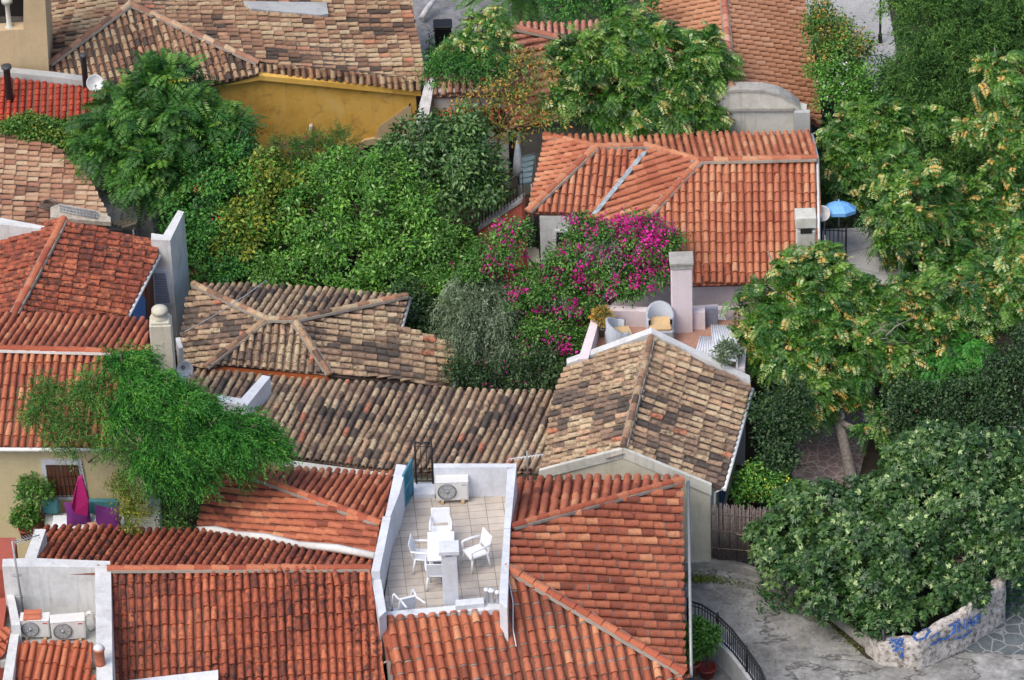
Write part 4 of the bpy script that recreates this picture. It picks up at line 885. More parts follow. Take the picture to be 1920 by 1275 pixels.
B = MB(); p = wpx(17, 60) + V3((0, .2, 0)); B.lathe(p, [(.13, 0), (.13, .06), (.075, .1), (.065, .75), (.1, .8), (.1, .84), (.16, .86), (.16, 1.0), (.0, 1.0)], 14); part('column', B, 'pale_cement', h)
# ================================================================== crimson roof
h = thing('crimson_house', 'small bright red tiled roof with a metal flue below the sand coloured corner, left edge', 'house', P(90, 200, G))
R = MB(); p1 = plane((0, 142, 4.25), (190, 164, 4.2), (90, 230, 3.65)); rface(R, [(-90, 140), (0, 144), (200, 166), (204, 226), (-90, 234)], p1, ((80, 150), (76, 230)), seed=121, L=.2, sp=.2, r=.06, jit=.3); rf = part('roof', R, ['tile_crimson', 'deck_orange', 'mortar'], h)
q = [K(-90, 140, p1), K(200, 166, p1), K(204, 222, p1), K(-90, 230, p1)]; q = [x - Z3 * .16 for x in inset(q, .1)]; B = MB(); B.skirt(q[::-1], G); part('wall', B, 'cream', h)
B = MB(); q = [K(-90, 138, p1), K(0, 141, p1), K(100, 151, p1), K(196, 164, p1)]
for i in range(3): B.prism([q[i] + V3((0, 0, .12)), q[i + 1] + V3((0, 0, .12)), q[i + 1] + V3((0, .28, .12)), q[i] + V3((0, .28, .12))], (0, 0, -.3))
part('coping', B, 'grey_cement', rf)
B = MB(); b0 = K(18, 186, p1); B.lathe(b0 - Z3 * .1, [(.0, 0), (.1, 0), (.1, 1.12), (.15, 1.14), (.15, 1.2), (.1, 1.22), (0, 1.22)], 14); part('flue', B, 'soot_pipe', rf)
B = MB(); b0 = K(161, 160, p1); B.lathe(b0 - Z3 * .1, [(.0, 0), (.085, 0), (.085, 1.05), (.1, 1.06), (.1, 1.12), (0, 1.13)], 14); part('flue', B, 'soot_pipe', rf)
# ================================================================== faded roof under the vine
h = thing('vine_house', 'faded tan and pink tiled roof at the left edge under a creeping vine', 'house', P(60, 340, G))
R = MB(); p1 = plane((-40, 250, 3.9), (-40, 410, 3.9), (190, 390, 3.3)); rface(R, [(-90, 246), (76, 250), (160, 330), (196, 396), (204, 428), (-90, 420)], p1, ((0, 330), (150, 345)), seed=131, L=.33, sag=.03, sp=0.25, r=0.082, tv=0.24, hf=0.85); rf = part('roof', R, ['tile_faded', 'deck_old', 'mortar'], h)
q = [K(-90, 246, p1), K(76, 250, p1), K(190, 396, p1), K(196, 420, p1), K(-90, 418, p1)]; q = [x - Z3 * .2 for x in inset(q, .15)]; B = MB(); B.skirt(q[::-1], G); part('wall', B, 'stone_grey', h)
B = MB(); coping(B, [(-60, 404), (0, 408), (84, 424), (84, 430), (-60, 414)], 4.3, .9); part('parapet', B, 'white_wall', h)
# ================================================================== small red tiled shed and old walls in the middle top
h = thing('shed', 'little shed with red tile roof and tile capped cement wall behind the orange leaved tree', 'shed', P(870, 200, G))
R = MB(); p1 = plane((815, 180, 2.5), (940, 178, 2.5), (870, 225, 2.1)); rface(R, [(806, 184), (950, 184), (955, 232), (800, 232)], p1, seed=141, L=.4); rf = part('roof', R, ['tile_clean', 'deck_orange', 'mortar'], h)
q = [K(806, 184, p1), K(950, 184, p1), K(952, 226, p1), K(803, 226, p1)]; q = [x - Z3 * .15 for x in q]; B = MB(); B.skirt(q[::-1], G); part('wall', B, 'grey_cement', h)
h = thing('tile_capped_wall', 'grey cement garden wall capped with a row of pale tiles under the oleander', 'wall', P(870, 172, G))
p0, p9 = P(812, 172, 2.9), P(945, 170, 2.9); B = MB(); B.prism([p0, p9, V3((p9.x, p9.y, G)), V3((p0.x, p0.y, G))], (0, .25, 0)); part('masonry', B, 'grey_cement', h)
R = MB(); pp = (p0 + V3((0, .45, .1)), V3((0, -.35, 1)).normalized()); tiles(R, [p0 + V3((0, .5, .17)), p9 + V3((0, .5, .17)), p9 + V3((0, -.12, -.05)), p0 + V3((0, -.12, -.05))], (p0, (p9 - p0).cross(V3((0, .62, .22))).normalized()), None, seed=142, L=.5, deck=.06); part('tile_capping', R, ['tile_faded', 'deck_old', 'mortar'], h)
h = thing('stone_wall', 'old sloping stone wall with worn white coping right of the ochre wall', 'wall', P(795, 200, G))
a0, a1, b1, b0 = P(800, 148, 3.2), P(816, 148, 3.2), P(802, 232, 2.2), P(778, 232, 2.2); B = MB(); B.skirt([b0, b1, a1, a0], G); part('masonry', B, 'stone_grey', h)
B = MB(); B.prism([b0 + Z3 * .06, b1 + Z3 * .06, a1 + Z3 * .06, a0 + Z3 * .06], (0, 0, -.1)); part('coping', B, 'lime', h)
# red stair wall and railing beside the orange house
h = thing('stair_wall', 'dark red stair wall with black railing left of the orange house', 'wall', P(940, 420, G))
a0, a1 = P(896, 432, 2.1), P(978, 378, 3.2); B = MB(); B.prism([a0, a1, V3((a1.x, a1.y, G)), V3((a0.x, a0.y, G))], (.1, .25, 0)); part('masonry', B, 'red_wall', h)
B = MB(); B.prism([a0 + V3((0, -.05, .1)), a1 + V3((0, -.05, .1)), a1 + V3((0, -.05, 0)), a0 + V3((0, -.05, 0))], (.1, .36, 0)); part('coping', B, 'metal_grey', h)
B = MB()
for i in range(15):
    p = a0.lerp(a1, i / 14) + V3((.05, .1, .08)); B.tube([p, p + Z3 * .85], .012, 5)
B.tube([a0 + V3((.05, .1, .93)), a1 + V3((.05, .1, .93))], .022, 6); part('railing', B, 'iron_black', h)
# ------------------------------------------------------------------ furniture and fittings
AX = (V3((1, 0, 0)), V3((0, 1, 0)), Z3)
def plastic_chair(name, label, loc, rot, group, mat='plastic_white'):
    t = thing(name, label, 'chair', (0, 0, 0), group)
    B = MB(); B.box((0, 0, .42), AX, (.46, .46, .035), bev=.012); B.box((0, -.235, .395), AX, (.46, .03, .07), bev=.01); part('seat', B, mat, t)
    B = MB(); th = rad(14)
    up = V3((0, math.sin(th), math.cos(th))); nn = V3((0, math.cos(th), -math.sin(th))); c0 = V3((0, .235, .43))
    B.box(c0 + up * .44, (AX[0], nn, up), (.46, .025, .07), bev=.01)
    for sx in (-1, 1): B.box(c0 + up * .22 + V3((sx * .205, 0, 0)), (AX[0], nn, up), (.05, .028, .46), bev=.008)
    B.box(c0 + up * .24, (AX[0], nn, up), (.38, .014, .34), bev=.004); part('backrest', B, mat, t)
    for sx in (-1, 1):
        for sy in (-1, 1):
            B = MB(); a = V3((sx * .2, sy * .2, .42)); b = V3((sx * .26, sy * .27, 0)); B.tube([a, (a + b) / 2, b], [.032, .028, .02], 7); part('leg', B, mat, t)
        B = MB(); B.tube([(sx * .235, .29, .66), (sx * .26, .05, .665), (sx * .26, -.2, .655), (sx * .255, -.25, .62)], [.026, .03, .03, .022], 8)
        B.tube([(sx * .255, -.23, .64), (sx * .24, -.22, .42)], [.024, .02], 7); part('armrest', B, mat, t)
    t.location = loc; t.rotation_euler = (0, 0, rot); return t
TF = tz + .005
c1 = plastic_chair('plastic_chair', 'white plastic armchair on the far side of the white table', P(828, 1022, TF), 0, 'white plastic chairs on the terrace')
copy_tree(c1, P(797, 1066, TF), rad(82), 'white plastic armchair at the left side of the white table, facing right')
copy_tree(c1, P(820, 1096, TF), rad(178), 'white plastic armchair half hidden behind the white chimney pier')
copy_tree(c1, P(893, 1060, TF), rad(-62), 'white plastic armchair standing alone right of the table, turned away')
k = copy_tree(c1, P(778, 1152, TF + .26), rad(0), 'white plastic chair lying tipped over by the front parapet'); k.rotation_euler = (rad(-88), rad(8), rad(28))
t = thing('garden_table', 'white plastic table in the middle of the roof terrace', 'table', P(827, 1050, TF))
B = MB(); c0 = P(827, 1020 + 42, TF) ; c0 = P(827, 1024, TF + .72); B.box(c0, AX, (.66, 1.15, .035), bev=.012); B.box(c0 - Z3 * .05, AX, (.56, 1.04, .06), bev=.01); part('tabletop', B, 'plastic_white', t)
for sx in (-1, 1):
    for sy in (-1, 1):
        B = MB(); a = c0 + V3((sx * .26, sy * .46, -.05)); B.tube([a, V3((a.x + sx * .03, a.y + sy * .03, TF))], [.035, .026], 8); part('leg', B, 'plastic_white', t)
def air_conditioner(label, px, z, w_, h_, rot, group, feet=.1):
    b = P(px[0], px[1], z); t = thing('air_conditioner', label, 'air conditioner', b, group)
    R_ = Matrix.Rotation(rot, 3, 'Z'); ax = [R_ @ a for a in AX]; cc = b + Z3 * (feet + h_ / 2); d_ = .3
    B = MB(); B.box(cc, ax, (w_, d_, h_), bev=.015); B.box(cc + Z3 * (h_ / 2 + .008), ax, (w_ + .02, d_ + .03, .022), bev=.008); part('casing', B, 'metal_white', t)
    f = cc - ax[1] * (d_ / 2) - ax[0] * (w_ * .16); B = MB(); B.lathe(f + ax[1] * .01, [(0, .0), (h_ * .42, 0), (h_ * .42, .016), (h_ * .38, .02)], 28, -ax[1]); part('fan', B, 'fan_dark', t)
    B = MB()
    for r in (.1, .2, .29, .36, .42): B.tube([f - ax[1] * .022 + (ax[0] * math.cos(a) + Z3 * math.sin(a)) * r * h_ for a in [i * math.pi / 10 for i in range(21)]], .006, 4, cap=False)
    for i in range(8): a = i * math.pi / 4; B.tube([f - ax[1] * .02, f - ax[1] * .02 + (ax[0] * math.cos(a) + Z3 * math.sin(a)) * h_ * .42], .005, 4)
    B.lathe(f - ax[1] * .015, [(.05, 0), (.05, .015), (0, .018)], 12, -ax[1]); part('grille', B, 'metal_grey', t)
    B = MB(); B.box(cc - ax[1] * (d_ / 2 + .004) + ax[0] * (w_ * .36), ax, (w_ * .2, .01, h_ * .85), bev=.003); pn = part('panel', B, 'metal_white', t)
    B = MB(); B.box(cc - ax[1] * (d_ / 2 + .012) + ax[0] * (w_ * .36) + Z3 * h_ * .36, ax, (.11, .006, .03)); part('badge', B, 'label_red' if group else 'metal_grey', pn)
    for s_ in (-1, 1):
        B = MB(); B.box(b + ax[0] * s_ * w_ * .32 + Z3 * feet / 2, ax, (.08, .34, feet), bev=.01); part('foot', B, 'tan_cushion', t)
    return t
air_conditioner('off white air conditioner outdoor unit against the back wall of the roof terrace', (849, 938), TF, .8, .56, 0, None)
air_conditioner('air conditioner with a roof tile lying on its top, in the niche at lower left', (69, 1192), 3.73, .7, .52, rad(-3), 'air conditioners in the niche', .06)
air_conditioner('air conditioner with a big dark fan, right one in the niche at lower left', (130, 1196), 3.73, .82, .55, rad(4), 'air conditioners in the niche', .06)
B = MB(); b = P(60, 1155, 4.32); 
for dx in (-.08, .12):
    pr = [(math.cos(math.pi * i / 6) * .1 + dx, math.sin(math.pi * i / 6) * .08) for i in range(7)]; B.prism([b + V3((0 - .2, y, z + 0)) for y, z in pr], (.42, 0, 0))
solo('roof_tile', B, 'terracotta', 'two spare orange roof tiles lying on top of an air conditioner', 'roof tile')
B = MB(); b = P(169, 1172, 3.9)
for i in range(5): B.tube([b + V3((math.cos(a) * (.1 + i * .004), .02 * i, math.sin(a) * .26 + .1)) for a in [j * math.pi / 10 for j in range(21)]], .018, 5, cap=False)
solo('cable_coil', B, 'metal_white', 'pale coil of insulated pipe hanging beside the right air conditioner', 'pipe coil')
# antenna mast over the niche
t = thing('antenna', 'grey television mast with small aerial clamped to the niche wall, lower left', 'antenna', P(46, 1168, 3.73))
B = MB(); a = P(46, 1160, 3.75); B.tube([a, a + V3((-.1, .02, 2.35))], .028, 8); part('mast', B, 'metal_grey', t)
B = MB()
for z in (.65, 1.3): B.box(a + V3((-.02 - .04 * z, .04, z)), AX, (.22, .06, .04), bev=.008)
part('bracket', B, 'metal_grey', t)
B = MB(); tp_ = a + V3((-.1, .02, 2.3)); e = P(74, 1003, 5.9) ; dd = (e - tp_); B.tube([tp_, e], .014, 6); sd_ = dd.cross(Z3).normalized()
for i in range(9): p = tp_.lerp(e, .1 + i * .1); B.tube([p - sd_ * .16, p + sd_ * .16], .008, 5)
part('aerial', B, 'metal_grey', t)
t = thing('antenna', 'white television aerial with many rods beside the top right corner of the white terrace', 'antenna', P(990, 905, 3.9))
B = MB(); a = P(990, 900, 3.9); B.tube([a, a + Z3 * .9], .025, 7); part('mast', B, 'metal_grey', t)
B = MB(); e0 = a + V3((-.45, .1, .6)); e1 = a + V3((.4, -.1, .85)); B.tube([e0, e1], .016, 6); sd_ = (e1 - e0).cross(Z3).normalized()
for i in range(11): p = e0.lerp(e1, i / 10); B.tube([p - sd_ * .2 - Z3 * .08, p + sd_ * .2 + Z3 * .08], .01, 5)
part('aerial', B, 'metal_white', t)
# teal shutter
a, b = P(758, 953, tz + .03), P(775, 922, tz + .03); t = thing('shutter_door', 'teal slatted wooden shutter leaning inside the left parapet of the terrace', 'shutter', a)
d = (b - a); ln = d.length; d.normalize(); nn = d.cross(Z3).normalized(); B = MB(); hh = 1.02
for o_ in (.04, ln - .04): B.box(a + d * o_ + Z3 * hh / 2, (d, nn, Z3), (.08, .05, hh), bev=.006)
for z in (.04, hh / 2, hh - .04): B.box(a + d * ln / 2 + Z3 * z, (d, nn, Z3), (ln - .16, .045, .08), bev=.006)
part('frame', B, 'teal_paint', t); B = MB()
for i in range(14):
    z = .12 + i * (hh - .24) / 13
    B.box(a + d * ln / 2 + Z3 * z, (d, (nn + Z3 * .7).normalized(), (Z3 - nn * .7).normalized()), (ln - .14, .05, .012))
part('louvres', B, 'teal_paint', t)
def railing(name, label, pts, h_, step, mat='iron_black', cat='railing', r=.011, post=True, double=False):
    t = thing(name, label, cat, pts[0]); B = MB(); L_ = [0]
    for p, q in zip(pts[:-1], pts[1:]): L_.append(L_[-1] + (q - p).length)
    def at(s_):
        for i in range(len(pts) - 1):
            if s_ <= L_[i + 1] + 1e-6: return pts[i].lerp(pts[i + 1], (s_ - L_[i]) / (L_[i + 1] - L_[i]))
        return pts[-1]
    n = max(2, int(L_[-1] / step))
    for i in range(n + 1): p = at(L_[-1] * i / n); B.tube([p + Z3 * .06, p + Z3 * h_], r, 5)
    part('bars', B, mat, t); B = MB(); B.tube([p + Z3 * h_ for p in pts], r * 2, 6); part('handrail', B, mat, t)
    B = MB(); B.tube([p + Z3 * .07 for p in pts], r * 1.6, 6)
    if double: B.cut(); B.tube([p + Z3 * (h_ - .12) for p in pts], r * 1.2, 5)
    part('rail', B, mat, t)
    if post:
        for p in pts[::max(1, len(pts) // 3)]: B = MB(); B.tube([p, p + Z3 * (h_ + .08)], r * 2.4, 7); part('post', B, mat, t)
    return t
g0 = [P(781, 906, 4.45), P(812, 906, 4.45)]; railing('iron_gate', 'thin black iron gate at the back left corner of the white terrace', g0, 1.25, .12, cat='gate', double=True)
# vent pipes
for (x, y, hh, lb) in ((913, 1131, .42, 'leftmost white vent pipe of three at the front right corner of the terrace'), (922, 1131, .4, 'middle and widest white vent pipe of three at the front right corner of the terrace'), (933, 1132, .36, 'rightmost white vent pipe of three at the front right corner of the terrace')):
    B = MB(); b = P(x, y, 4.6); r = .065 if x == 922 else .048; B.lathe(b, [(0, 0), (r, 0), (r, hh - .04), (r * 1.3, hh - .04), (r * 1.3, hh + .02), (0, hh + .05)], 14); solo('vent_pipe', B, 'plastic_white', lb, 'vent pipe', 'white vent pipes')
B = MB(); q = [K(955, 1092, pE, .1), K(962, 1130, pE, .1), K(962, 1180, pE, .1), K(968, 1212, pE, .1)]; B.tube([q[0] + V3((-.04, .05, .2))] + q, .014, 6); solo('cable', B, 'plastic_white', 'thin white cable running down the tiles right of the terrace', 'cable')
def dish(label, px, z, r, face, mount, mat='dish_grey', mark=False):
    p = P(px[0], px[1], z); t = thing('satellite_dish', label, 'satellite dish', p); f = V3(face).normalized(); B = MB()
    B.lathe(p, [(0, 0), (r * .5, .025), (r * .85, .08), (r, .115), (r * 1.02, .105), (r * .85, .065), (r * .5, .01), (0, -.015)], 28, f); d_ = part('reflector', B, mat, t)
    if mark:
        B = MB(); u = f.cross(Z3).normalized(); v = u.cross(f); cc = p + f * .045 + u * (-.0) + v * r * .25
        B.tube([cc + (u * math.cos(a) + v * math.sin(a)) * r * .16 for a in [j * math.pi / 8 for j in range(15)]], .014, 5); part('mark', B, 'iron_black', d_)
    B = MB(); e = p + f * .42 - Z3 * .1; B.tube([p - V3((0, 0, r * .9)) + f * .1, e], .012, 5); B.lathe(e, [(0, -.04), (.035, -.04), (.035, .05), (0, .06)], 10, f); part('feed_arm', B, 'metal_grey', t)
    B = MB(); B.tube([p - f * .03, p - f * .12 + Z3 * -.05, V3((p.x - f.x * .12, p.y - f.y * .12, p.z - mount))], .025, 7); part('mast', B, 'metal_grey', t); return t
dish('round white satellite dish above the bright red roof, top left', (178, 156), 4.75, .24, (.1, -.8, .55), .75)
dish('satellite dish with a black ring mark beside the tall cream chimney', (343, 693), 4.5, .24, (.5, -.75, .35), .8, 'dish_grey', True)
dish('grey satellite dish behind the blue parasol', (1544, 400), 4.0, .21, (-.3, -.8, .5), 1.6)
# solar panel / awning, closed parasol
t = thing('awning', 'blue grey slatted awning at the left edge of the orange house', 'awning', P(985, 340, G)); q = [P(980, 295, 3.3), P(1002, 290, 3.3), P(996, 342, 2.95), P(974, 345, 2.95)]
B = MB(); B.prism(q, (0, 0, -.05))
for i in range(6): a, b = q[3].lerp(q[0], i / 5), q[2].lerp(q[1], i / 5); B.tube([a + Z3 * .02, b + Z3 * .02], .018, 5)
part('canopy', B, 'awning_blue', t)
for p in q: B = MB(); B.tube([p - Z3 * .04, V3((p.x, p.y, G))], .03, 6); part('post', B, 'metal_grey', t)
t = thing('closed_parasol', 'folded white and grey parasol standing by the stair wall', 'parasol', P(972, 400, 1.0)); b = P(972, 330, 2.6)
B = MB(); B.lathe(b, [(.03, 0), (.16, .1), (.13, .5), (.08, .9), (.03, 1.15), (0, 1.2)], 12); part('canopy', B, 'white_cloth', t); B = MB(); B.tube([V3((b.x, b.y, G)), b + Z3 * .3], .025, 7); part('pole', B, 'iron_black', t)
# blue parasol on the patio
b = P(1572, 478, 2.4); t = thing('parasol', 'open bright blue parasol on the patio right of the orange house', 'parasol', b); hb = 2.0; zc = None
top = P(1572, 398, G); hgt = (478 - 404) / 58.0 + .25
B = MB(); n0 = 0; k = 8; ap_ = b + Z3 * (hgt + .22); rim = [b + V3((math.cos(i * math.pi / 4 + .3) * .5, math.sin(i * math.pi / 4 + .3) * .5, hgt - .02)) for i in range(8)]; mids = [b + V3((math.cos(i * math.pi / 4 + .3) * .28, math.sin(i * math.pi / 4 + .3) * .28, hgt + .14)) for i in range(8)]
for i in range(8):
    j = (i + 1) % 8; sag_ = (rim[i] + rim[j]) / 2 - Z3 * .0; B.poly([ap_, mids[i], mids[j]]); B.poly([mids[i], rim[i], rim[j], mids[j]]); B.poly([rim[i], rim[i] - Z3 * .1, rim[j] - Z3 * .1, rim[j]])
B.lathe(ap_ - Z3 * .01, [(.03, 0), (.02, .07), (0, .08)], 8); B.v = [(x, y, z - .3 * (y - b.y)) for x, y, z in B.v]; part('canopy', B, 'blue_cloth', t)
B = MB(); B.tube([b, ap_], .024, 8); B.lathe(b, [(0, 0), (.22, 0), (.2, .06), (.05, .1), (.03, .3)], 14); part('pole', B, 'metal_grey', t)
B = MB()
for p in rim: B.tube([b + Z3 * (hgt - .25), p - Z3 * (.3 * (p.y - b.y) + .01)], .008, 4)
part('ribs', B, 'metal_grey', t)
railing('balustrade', 'black iron balustrade with crossed bars under the blue parasol', [P(1540, 482, 2.4), P(1586, 484, 2.4)], 1.0, .1, double=True)
railing('balcony_railing', 'black balcony railing left of the white wall of the orange house', [P(958, 468, 1.0), P(1008, 466, 1.0)], .9, .09, double=True)
B = MB(); B.prism([P(952, 462, 1.0), P(1010, 462, 1.0), P(1012, 490, 1.0), P(950, 490, 1.0)], (0, 0, -.7)); solo('balcony', B, 'cream', 'small cream balcony slab under a black railing beside the orange house', 'balcony')
# pink terrace furniture
def wicker_chair(name, label, loc, rot):
    t = thing(name, label, 'armchair', (0, 0, 0), 'grey wicker armchairs'); B = MB(); B.box((0, 0, .2), AX, (.6, .6, .36), bev=.04); part('base', B, 'wicker_grey', t)
    B = MB(); pth = [V3((math.cos(a) * .3, math.sin(a) * .31 + .0, 0)) for a in [rad(-35) + rad(250) * i / 16 for i in range(17)]]
    for i in range(16):
        p, q = pth[i], pth[i + 1]; hh = [.62 + .2 * math.sin(math.pi * max(0, min(1, (j - 2) / 12))) for j in (i, i + 1)]; o_, o2 = p * .86, q * .86
        n0 = len(B.v); B.v += [tuple(p), tuple(q), (q.x * 1.06, q.y * 1.06, hh[1]), (p.x * 1.06, p.y * 1.06, hh[0]), tuple(o_), tuple(o2), (o2.x, o2.y, hh[1]), (o_.x, o_.y, hh[0])]
        for f in ((0, 1, 2, 3), (5, 4, 7, 6), (3, 2, 6, 7)): B.face(tuple(n0 + z for z in f), .5, 0, True)
    part('backrest', B, 'wicker_grey', t); B = MB(); B.box((0, -.03, .41), AX, (.5, .5, .1), bev=.03); part('cushion', B, 'tan_cushion', t)
    t.location = loc; t.rotation_euler = (0, 0, rot); return t
c1 = wicker_chair('wicker_armchair', 'grey wicker armchair beside the pink chimney, tan cushion on its seat', P(1238, 633, tp + .03), 0); c1.scale = (1.2, 1.15, 1.15)
copy_tree(c1, P(1163, 654, tp + .03), rad(100), 'grey wicker armchair half hidden by the gable parapet, left one of two')
def pot(name, label, b, r, h_, mat, leaf, lr, seed, cat='potted plant', group=None, n=30, fl=None, up=.15, ln=.1, wd=.05):
    t = thing(name, label, cat, b, group); B = MB(); B.lathe(b, [(0, 0), (r * .75, 0), (r, h_ * .9), (r * 1.1, h_ * .9), (r * 1.1, h_), (r * .9, h_), (r * .85, h_ * .8), (0, h_ * .8)], 16); part('pot', B, mat, t)
    B = MB(); lob = [(np.array(b + Z3 * (h_ + up + lr * .7)), lr)]
    for i in range(6): a = i * 1.05; B.tube([b + Z3 * h_ * .8, b + V3((math.cos(a) * lr * .3, math.sin(a) * lr * .3, h_ + up)), b + V3((math.cos(a) * lr * .7, math.sin(a) * lr * .7, h_ + up + lr))], [.014, .01, .005], 5)
    part('stems', B, 'bark', t); v, f, r_ = fol_simple(seed, lob, n, .12, 1.6, ln, wd, .1); np_mesh('foliage', v, f, r_, leaf, t, tuple(b))
    if fl: v, f, r_ = spots(seed, lob, 14, .05, 4, cl=.03); np_mesh('flowers', v, f, r_, fl, t, tuple(b))
    return t
pot('potted_plant', 'little rust leaved plant in a dark pot on the pink terrace corner', P(1131, 628, tp + .02), .16, .28, 'metal_grey', 'leaf_rust', .2, 301)
t = thing('corrugated_canopy', 'white corrugated sheet canopy on the right side of the pink terrace', 'canopy', P(1345, 690, tp)); 
for q in ([(1334, 610), (1364, 611), (1386, 652), (1380, 676), (1340, 668)], [(1314, 632), (1338, 632), (1352, 668), (1304, 664)]):
    pts = [P(x, y, 3.45 if q[0][0] > 1320 else 3.32) for x, y in q]; B = MB(); B.prism(pts, (0, 0, -.04)); a, b = pts[0], pts[1]; c_, d_ = pts[-1], pts[2]
    for i in range(9): B.tube([a.lerp(b, i / 8) + Z3 * .01, c_.lerp(d_, i / 8) + Z3 * .01], .022, 6)
    part('sheet', B, 'white_paint', t)
for x, y in ((1336, 614), (1382, 672)): B = MB(); p = P(x, y, 3.4); B.tube([p, V3((p.x, p.y, tp))], .03, 6); part('post', B, 'metal_white', t)
pot('potted_plant', 'sparse shrub in a box on the right parapet of the pink terrace', P(1366, 700, tp + .02), .24, .3, 'plank', 'leaf_olive', .3, 302, n=14)
# patio with cushions in front of the cream house
pz = 2.35
B = MB(); B.skirt([P(60, 1010, pz), P(300, 1010, pz), P(300, 935, pz), P(60, 935, pz)], G); o = solo('patio_terrace', B, 'pale_cement', 'pale raised patio between the cream house and the front roof', 'terrace')
t = thing('garden_bench', 'built bench with white mattress and teal back cushions under the barred window', 'bench', P(150, 985, pz))
B = MB(); B.prism([P(84, 962, pz + .4), P(236, 962, pz + .4), P(236, 995, pz + .4), P(84, 995, pz + .4)], (0, 0, -.4)); part('base', B, 'white_wall', t)
B = MB(); B.prism([P(100, 966, pz + .52), P(232, 966, pz + .52), P(236, 998, pz + .52), P(96, 998, pz + .52)], (0, 0, -.12)); part('mattress', B, 'white_cloth', t)
for x0, x1 in ((78, 112), (162, 226)):
    B = MB(); a, b = P(x0, 962, pz + .5), P(x1, 962, pz + .5); B.box((a + b) / 2 + Z3 * .22, ((b - a).normalized(), (b - a).cross(Z3).normalized(), Z3), ((b - a).length, .14, .46), bev=.05); part('back_cushion', B, 'teal_cloth', t)
def cushion(label, c0, size, rot, mat, pillow=.1):
    B = MB(); R_ = Matrix.Rotation(rot[2], 3, 'Z') @ Matrix.Rotation(rot[0], 3, 'X') @ Matrix.Rotation(rot[1], 3, 'Y'); n = 8; c0 = V3(c0); gr = {}
    for s_ in (-1, 1):
        for i in range(n + 1):
            for j in range(n + 1):
                u, v = 2 * i / n - 1, 2 * j / n - 1; th = pillow * ((1 - u ** 4) * (1 - v ** 4)) ** .6; sc = 1 - .1 * (1 - abs(u * v)) * max(abs(u), abs(v)) ** 3
                gr[(s_, i, j)] = len(B.v); B.v.append(tuple(c0 + R_ @ V3((u * size * sc, v * size * sc, s_ * th))))
        for i in range(n):
            for j in range(n):
                f = (gr[(s_, i, j)], gr[(s_, i + 1, j)], gr[(s_, i + 1, j + 1)], gr[(s_, i, j + 1)]); B.face(f if s_ > 0 else f[::-1], .5, 0, True)
    return solo('cushion', B, mat, label, 'cushion', 'cushions on the patio bench', origin=c0)
cushion('dark purple square cushion standing on one corner on the bench', P(203, 975, pz + .85), .36, (rad(65), 0, rad(-12)), 'purple_cloth')
cushion('dark purple cushion below the magenta drape', P(146, 962, pz + .8), .32, (rad(60), 0, rad(10)), 'purple_cloth')
cushion('small striped peach cushion lying in front of the purple one', P(186, 990, pz + .66), .24, (rad(25), 0, rad(25)), 'striped_cloth')
B = MB(); pts = [(146, 900), (154, 896), (166, 940), (164, 968), (140, 962), (134, 950)]; q = [Q(x, y, -6.9 - i * .05) for i, (x, y) in enumerate(pts)]; B.prism(q, (0, .12, .02)); solo('drape', B, 'magenta_cloth', 'magenta cloth parasol folded upright in front of the barred window', 'folded parasol')
pot('potted_shrub', 'tall shrub in terracotta pot left of the barred window', P(72, 985, pz), .2, .4, 'terracotta', 'leaf_mid', .42, 303, n=8, up=.4, ln=.13)
pot('potted_plant', 'orange flowering plant in a pot by the white parapet, left edge', P(50, 1008, pz), .18, .3, 'terracotta', 'leaf_mid', .28, 304, fl='samara')
# yard things upper left: wall stub, planks, wire
t = thing('low_wall', 'low whitewashed yard wall under the dark feathery tree', 'wall', P(235, 380, G)); B = MB(); B.skirt([P(184, 366, 2.3), P(276, 352, 2.3), P(284, 380, 2.3), P(196, 402, 2.3)][::-1], G); part('masonry', B, 'white_wall', t)
B = MB(); q = [K(96, 396, p1), K(96, 396, p1)]
pv = plane((-40, 250, 3.9), (-40, 410, 3.9), (190, 390, 3.3)); B = MB(); q = [K(x, y, pv, .12) for x, y in ((95, 396), (112, 388), (184, 402), (208, 414), (208, 424), (95, 414))]; B.prism(q, (0, 0, .12)); solo('plank_board', B, 'plank', 'weathered grey planks lying on the lower edge of the faded roof', 'planks')
B = MB(); q = [K(x, y, pv, .3) for x, y in ((112, 384), (182, 398), (181, 408), (112, 395))]; d1, d2 = q[1] - q[0], q[3] - q[0]
for i in range(12): B.tube([q[0] + d1 * i / 11, q[0] + d1 * i / 11 + d2], .014, 5)
for i in range(3): B.tube([q[0] + d2 * i / 2, q[0] + d2 * i / 2 + d1], .016, 5)
solo('metal_grid', B, 'metal_grey', 'grey metal grid lying on the weathered planks', 'grid')
B = MB(); b = K(91, 384, pv, .16); rg = random.Random(5)
for i in range(9): r = .2 + rg.uniform(-.04, .05); o_ = V3((rg.uniform(-.04, .04), rg.uniform(-.03, .03), rg.uniform(-.04, .08))); B.tube([b + o_ + V3((math.cos(a) * r, math.sin(a) * r * .8, math.sin(a * 2 + i) * .03)) for a in [j * math.pi / 9 for j in range(19)]], .012, 5, cap=False)
solo('wire_coil', B, 'wire_brown', 'tangled brown coil of wire on the faded roof', 'wire coil')
t = thing('storage_rack', 'grey metal rack with wood scraps beside the faded roof', 'rack', P(225, 430, G)); B = MB()
for x, y in ((204, 395), (206, 430), (255, 412), (250, 432)): B.cut(); p = P(x, y, 1.9); B.tube([p, V3((p.x, p.y, G))], .025, 6)
part('leg', B, 'metal_white', t); B = MB(); B.prism([P(204, 395, 1.9), P(252, 390, 1.9), P(256, 428, 1.9), P(206, 432, 1.9)], (0, 0, -.05)); part('shelf', B, 'metal_grey', t)
B = MB()
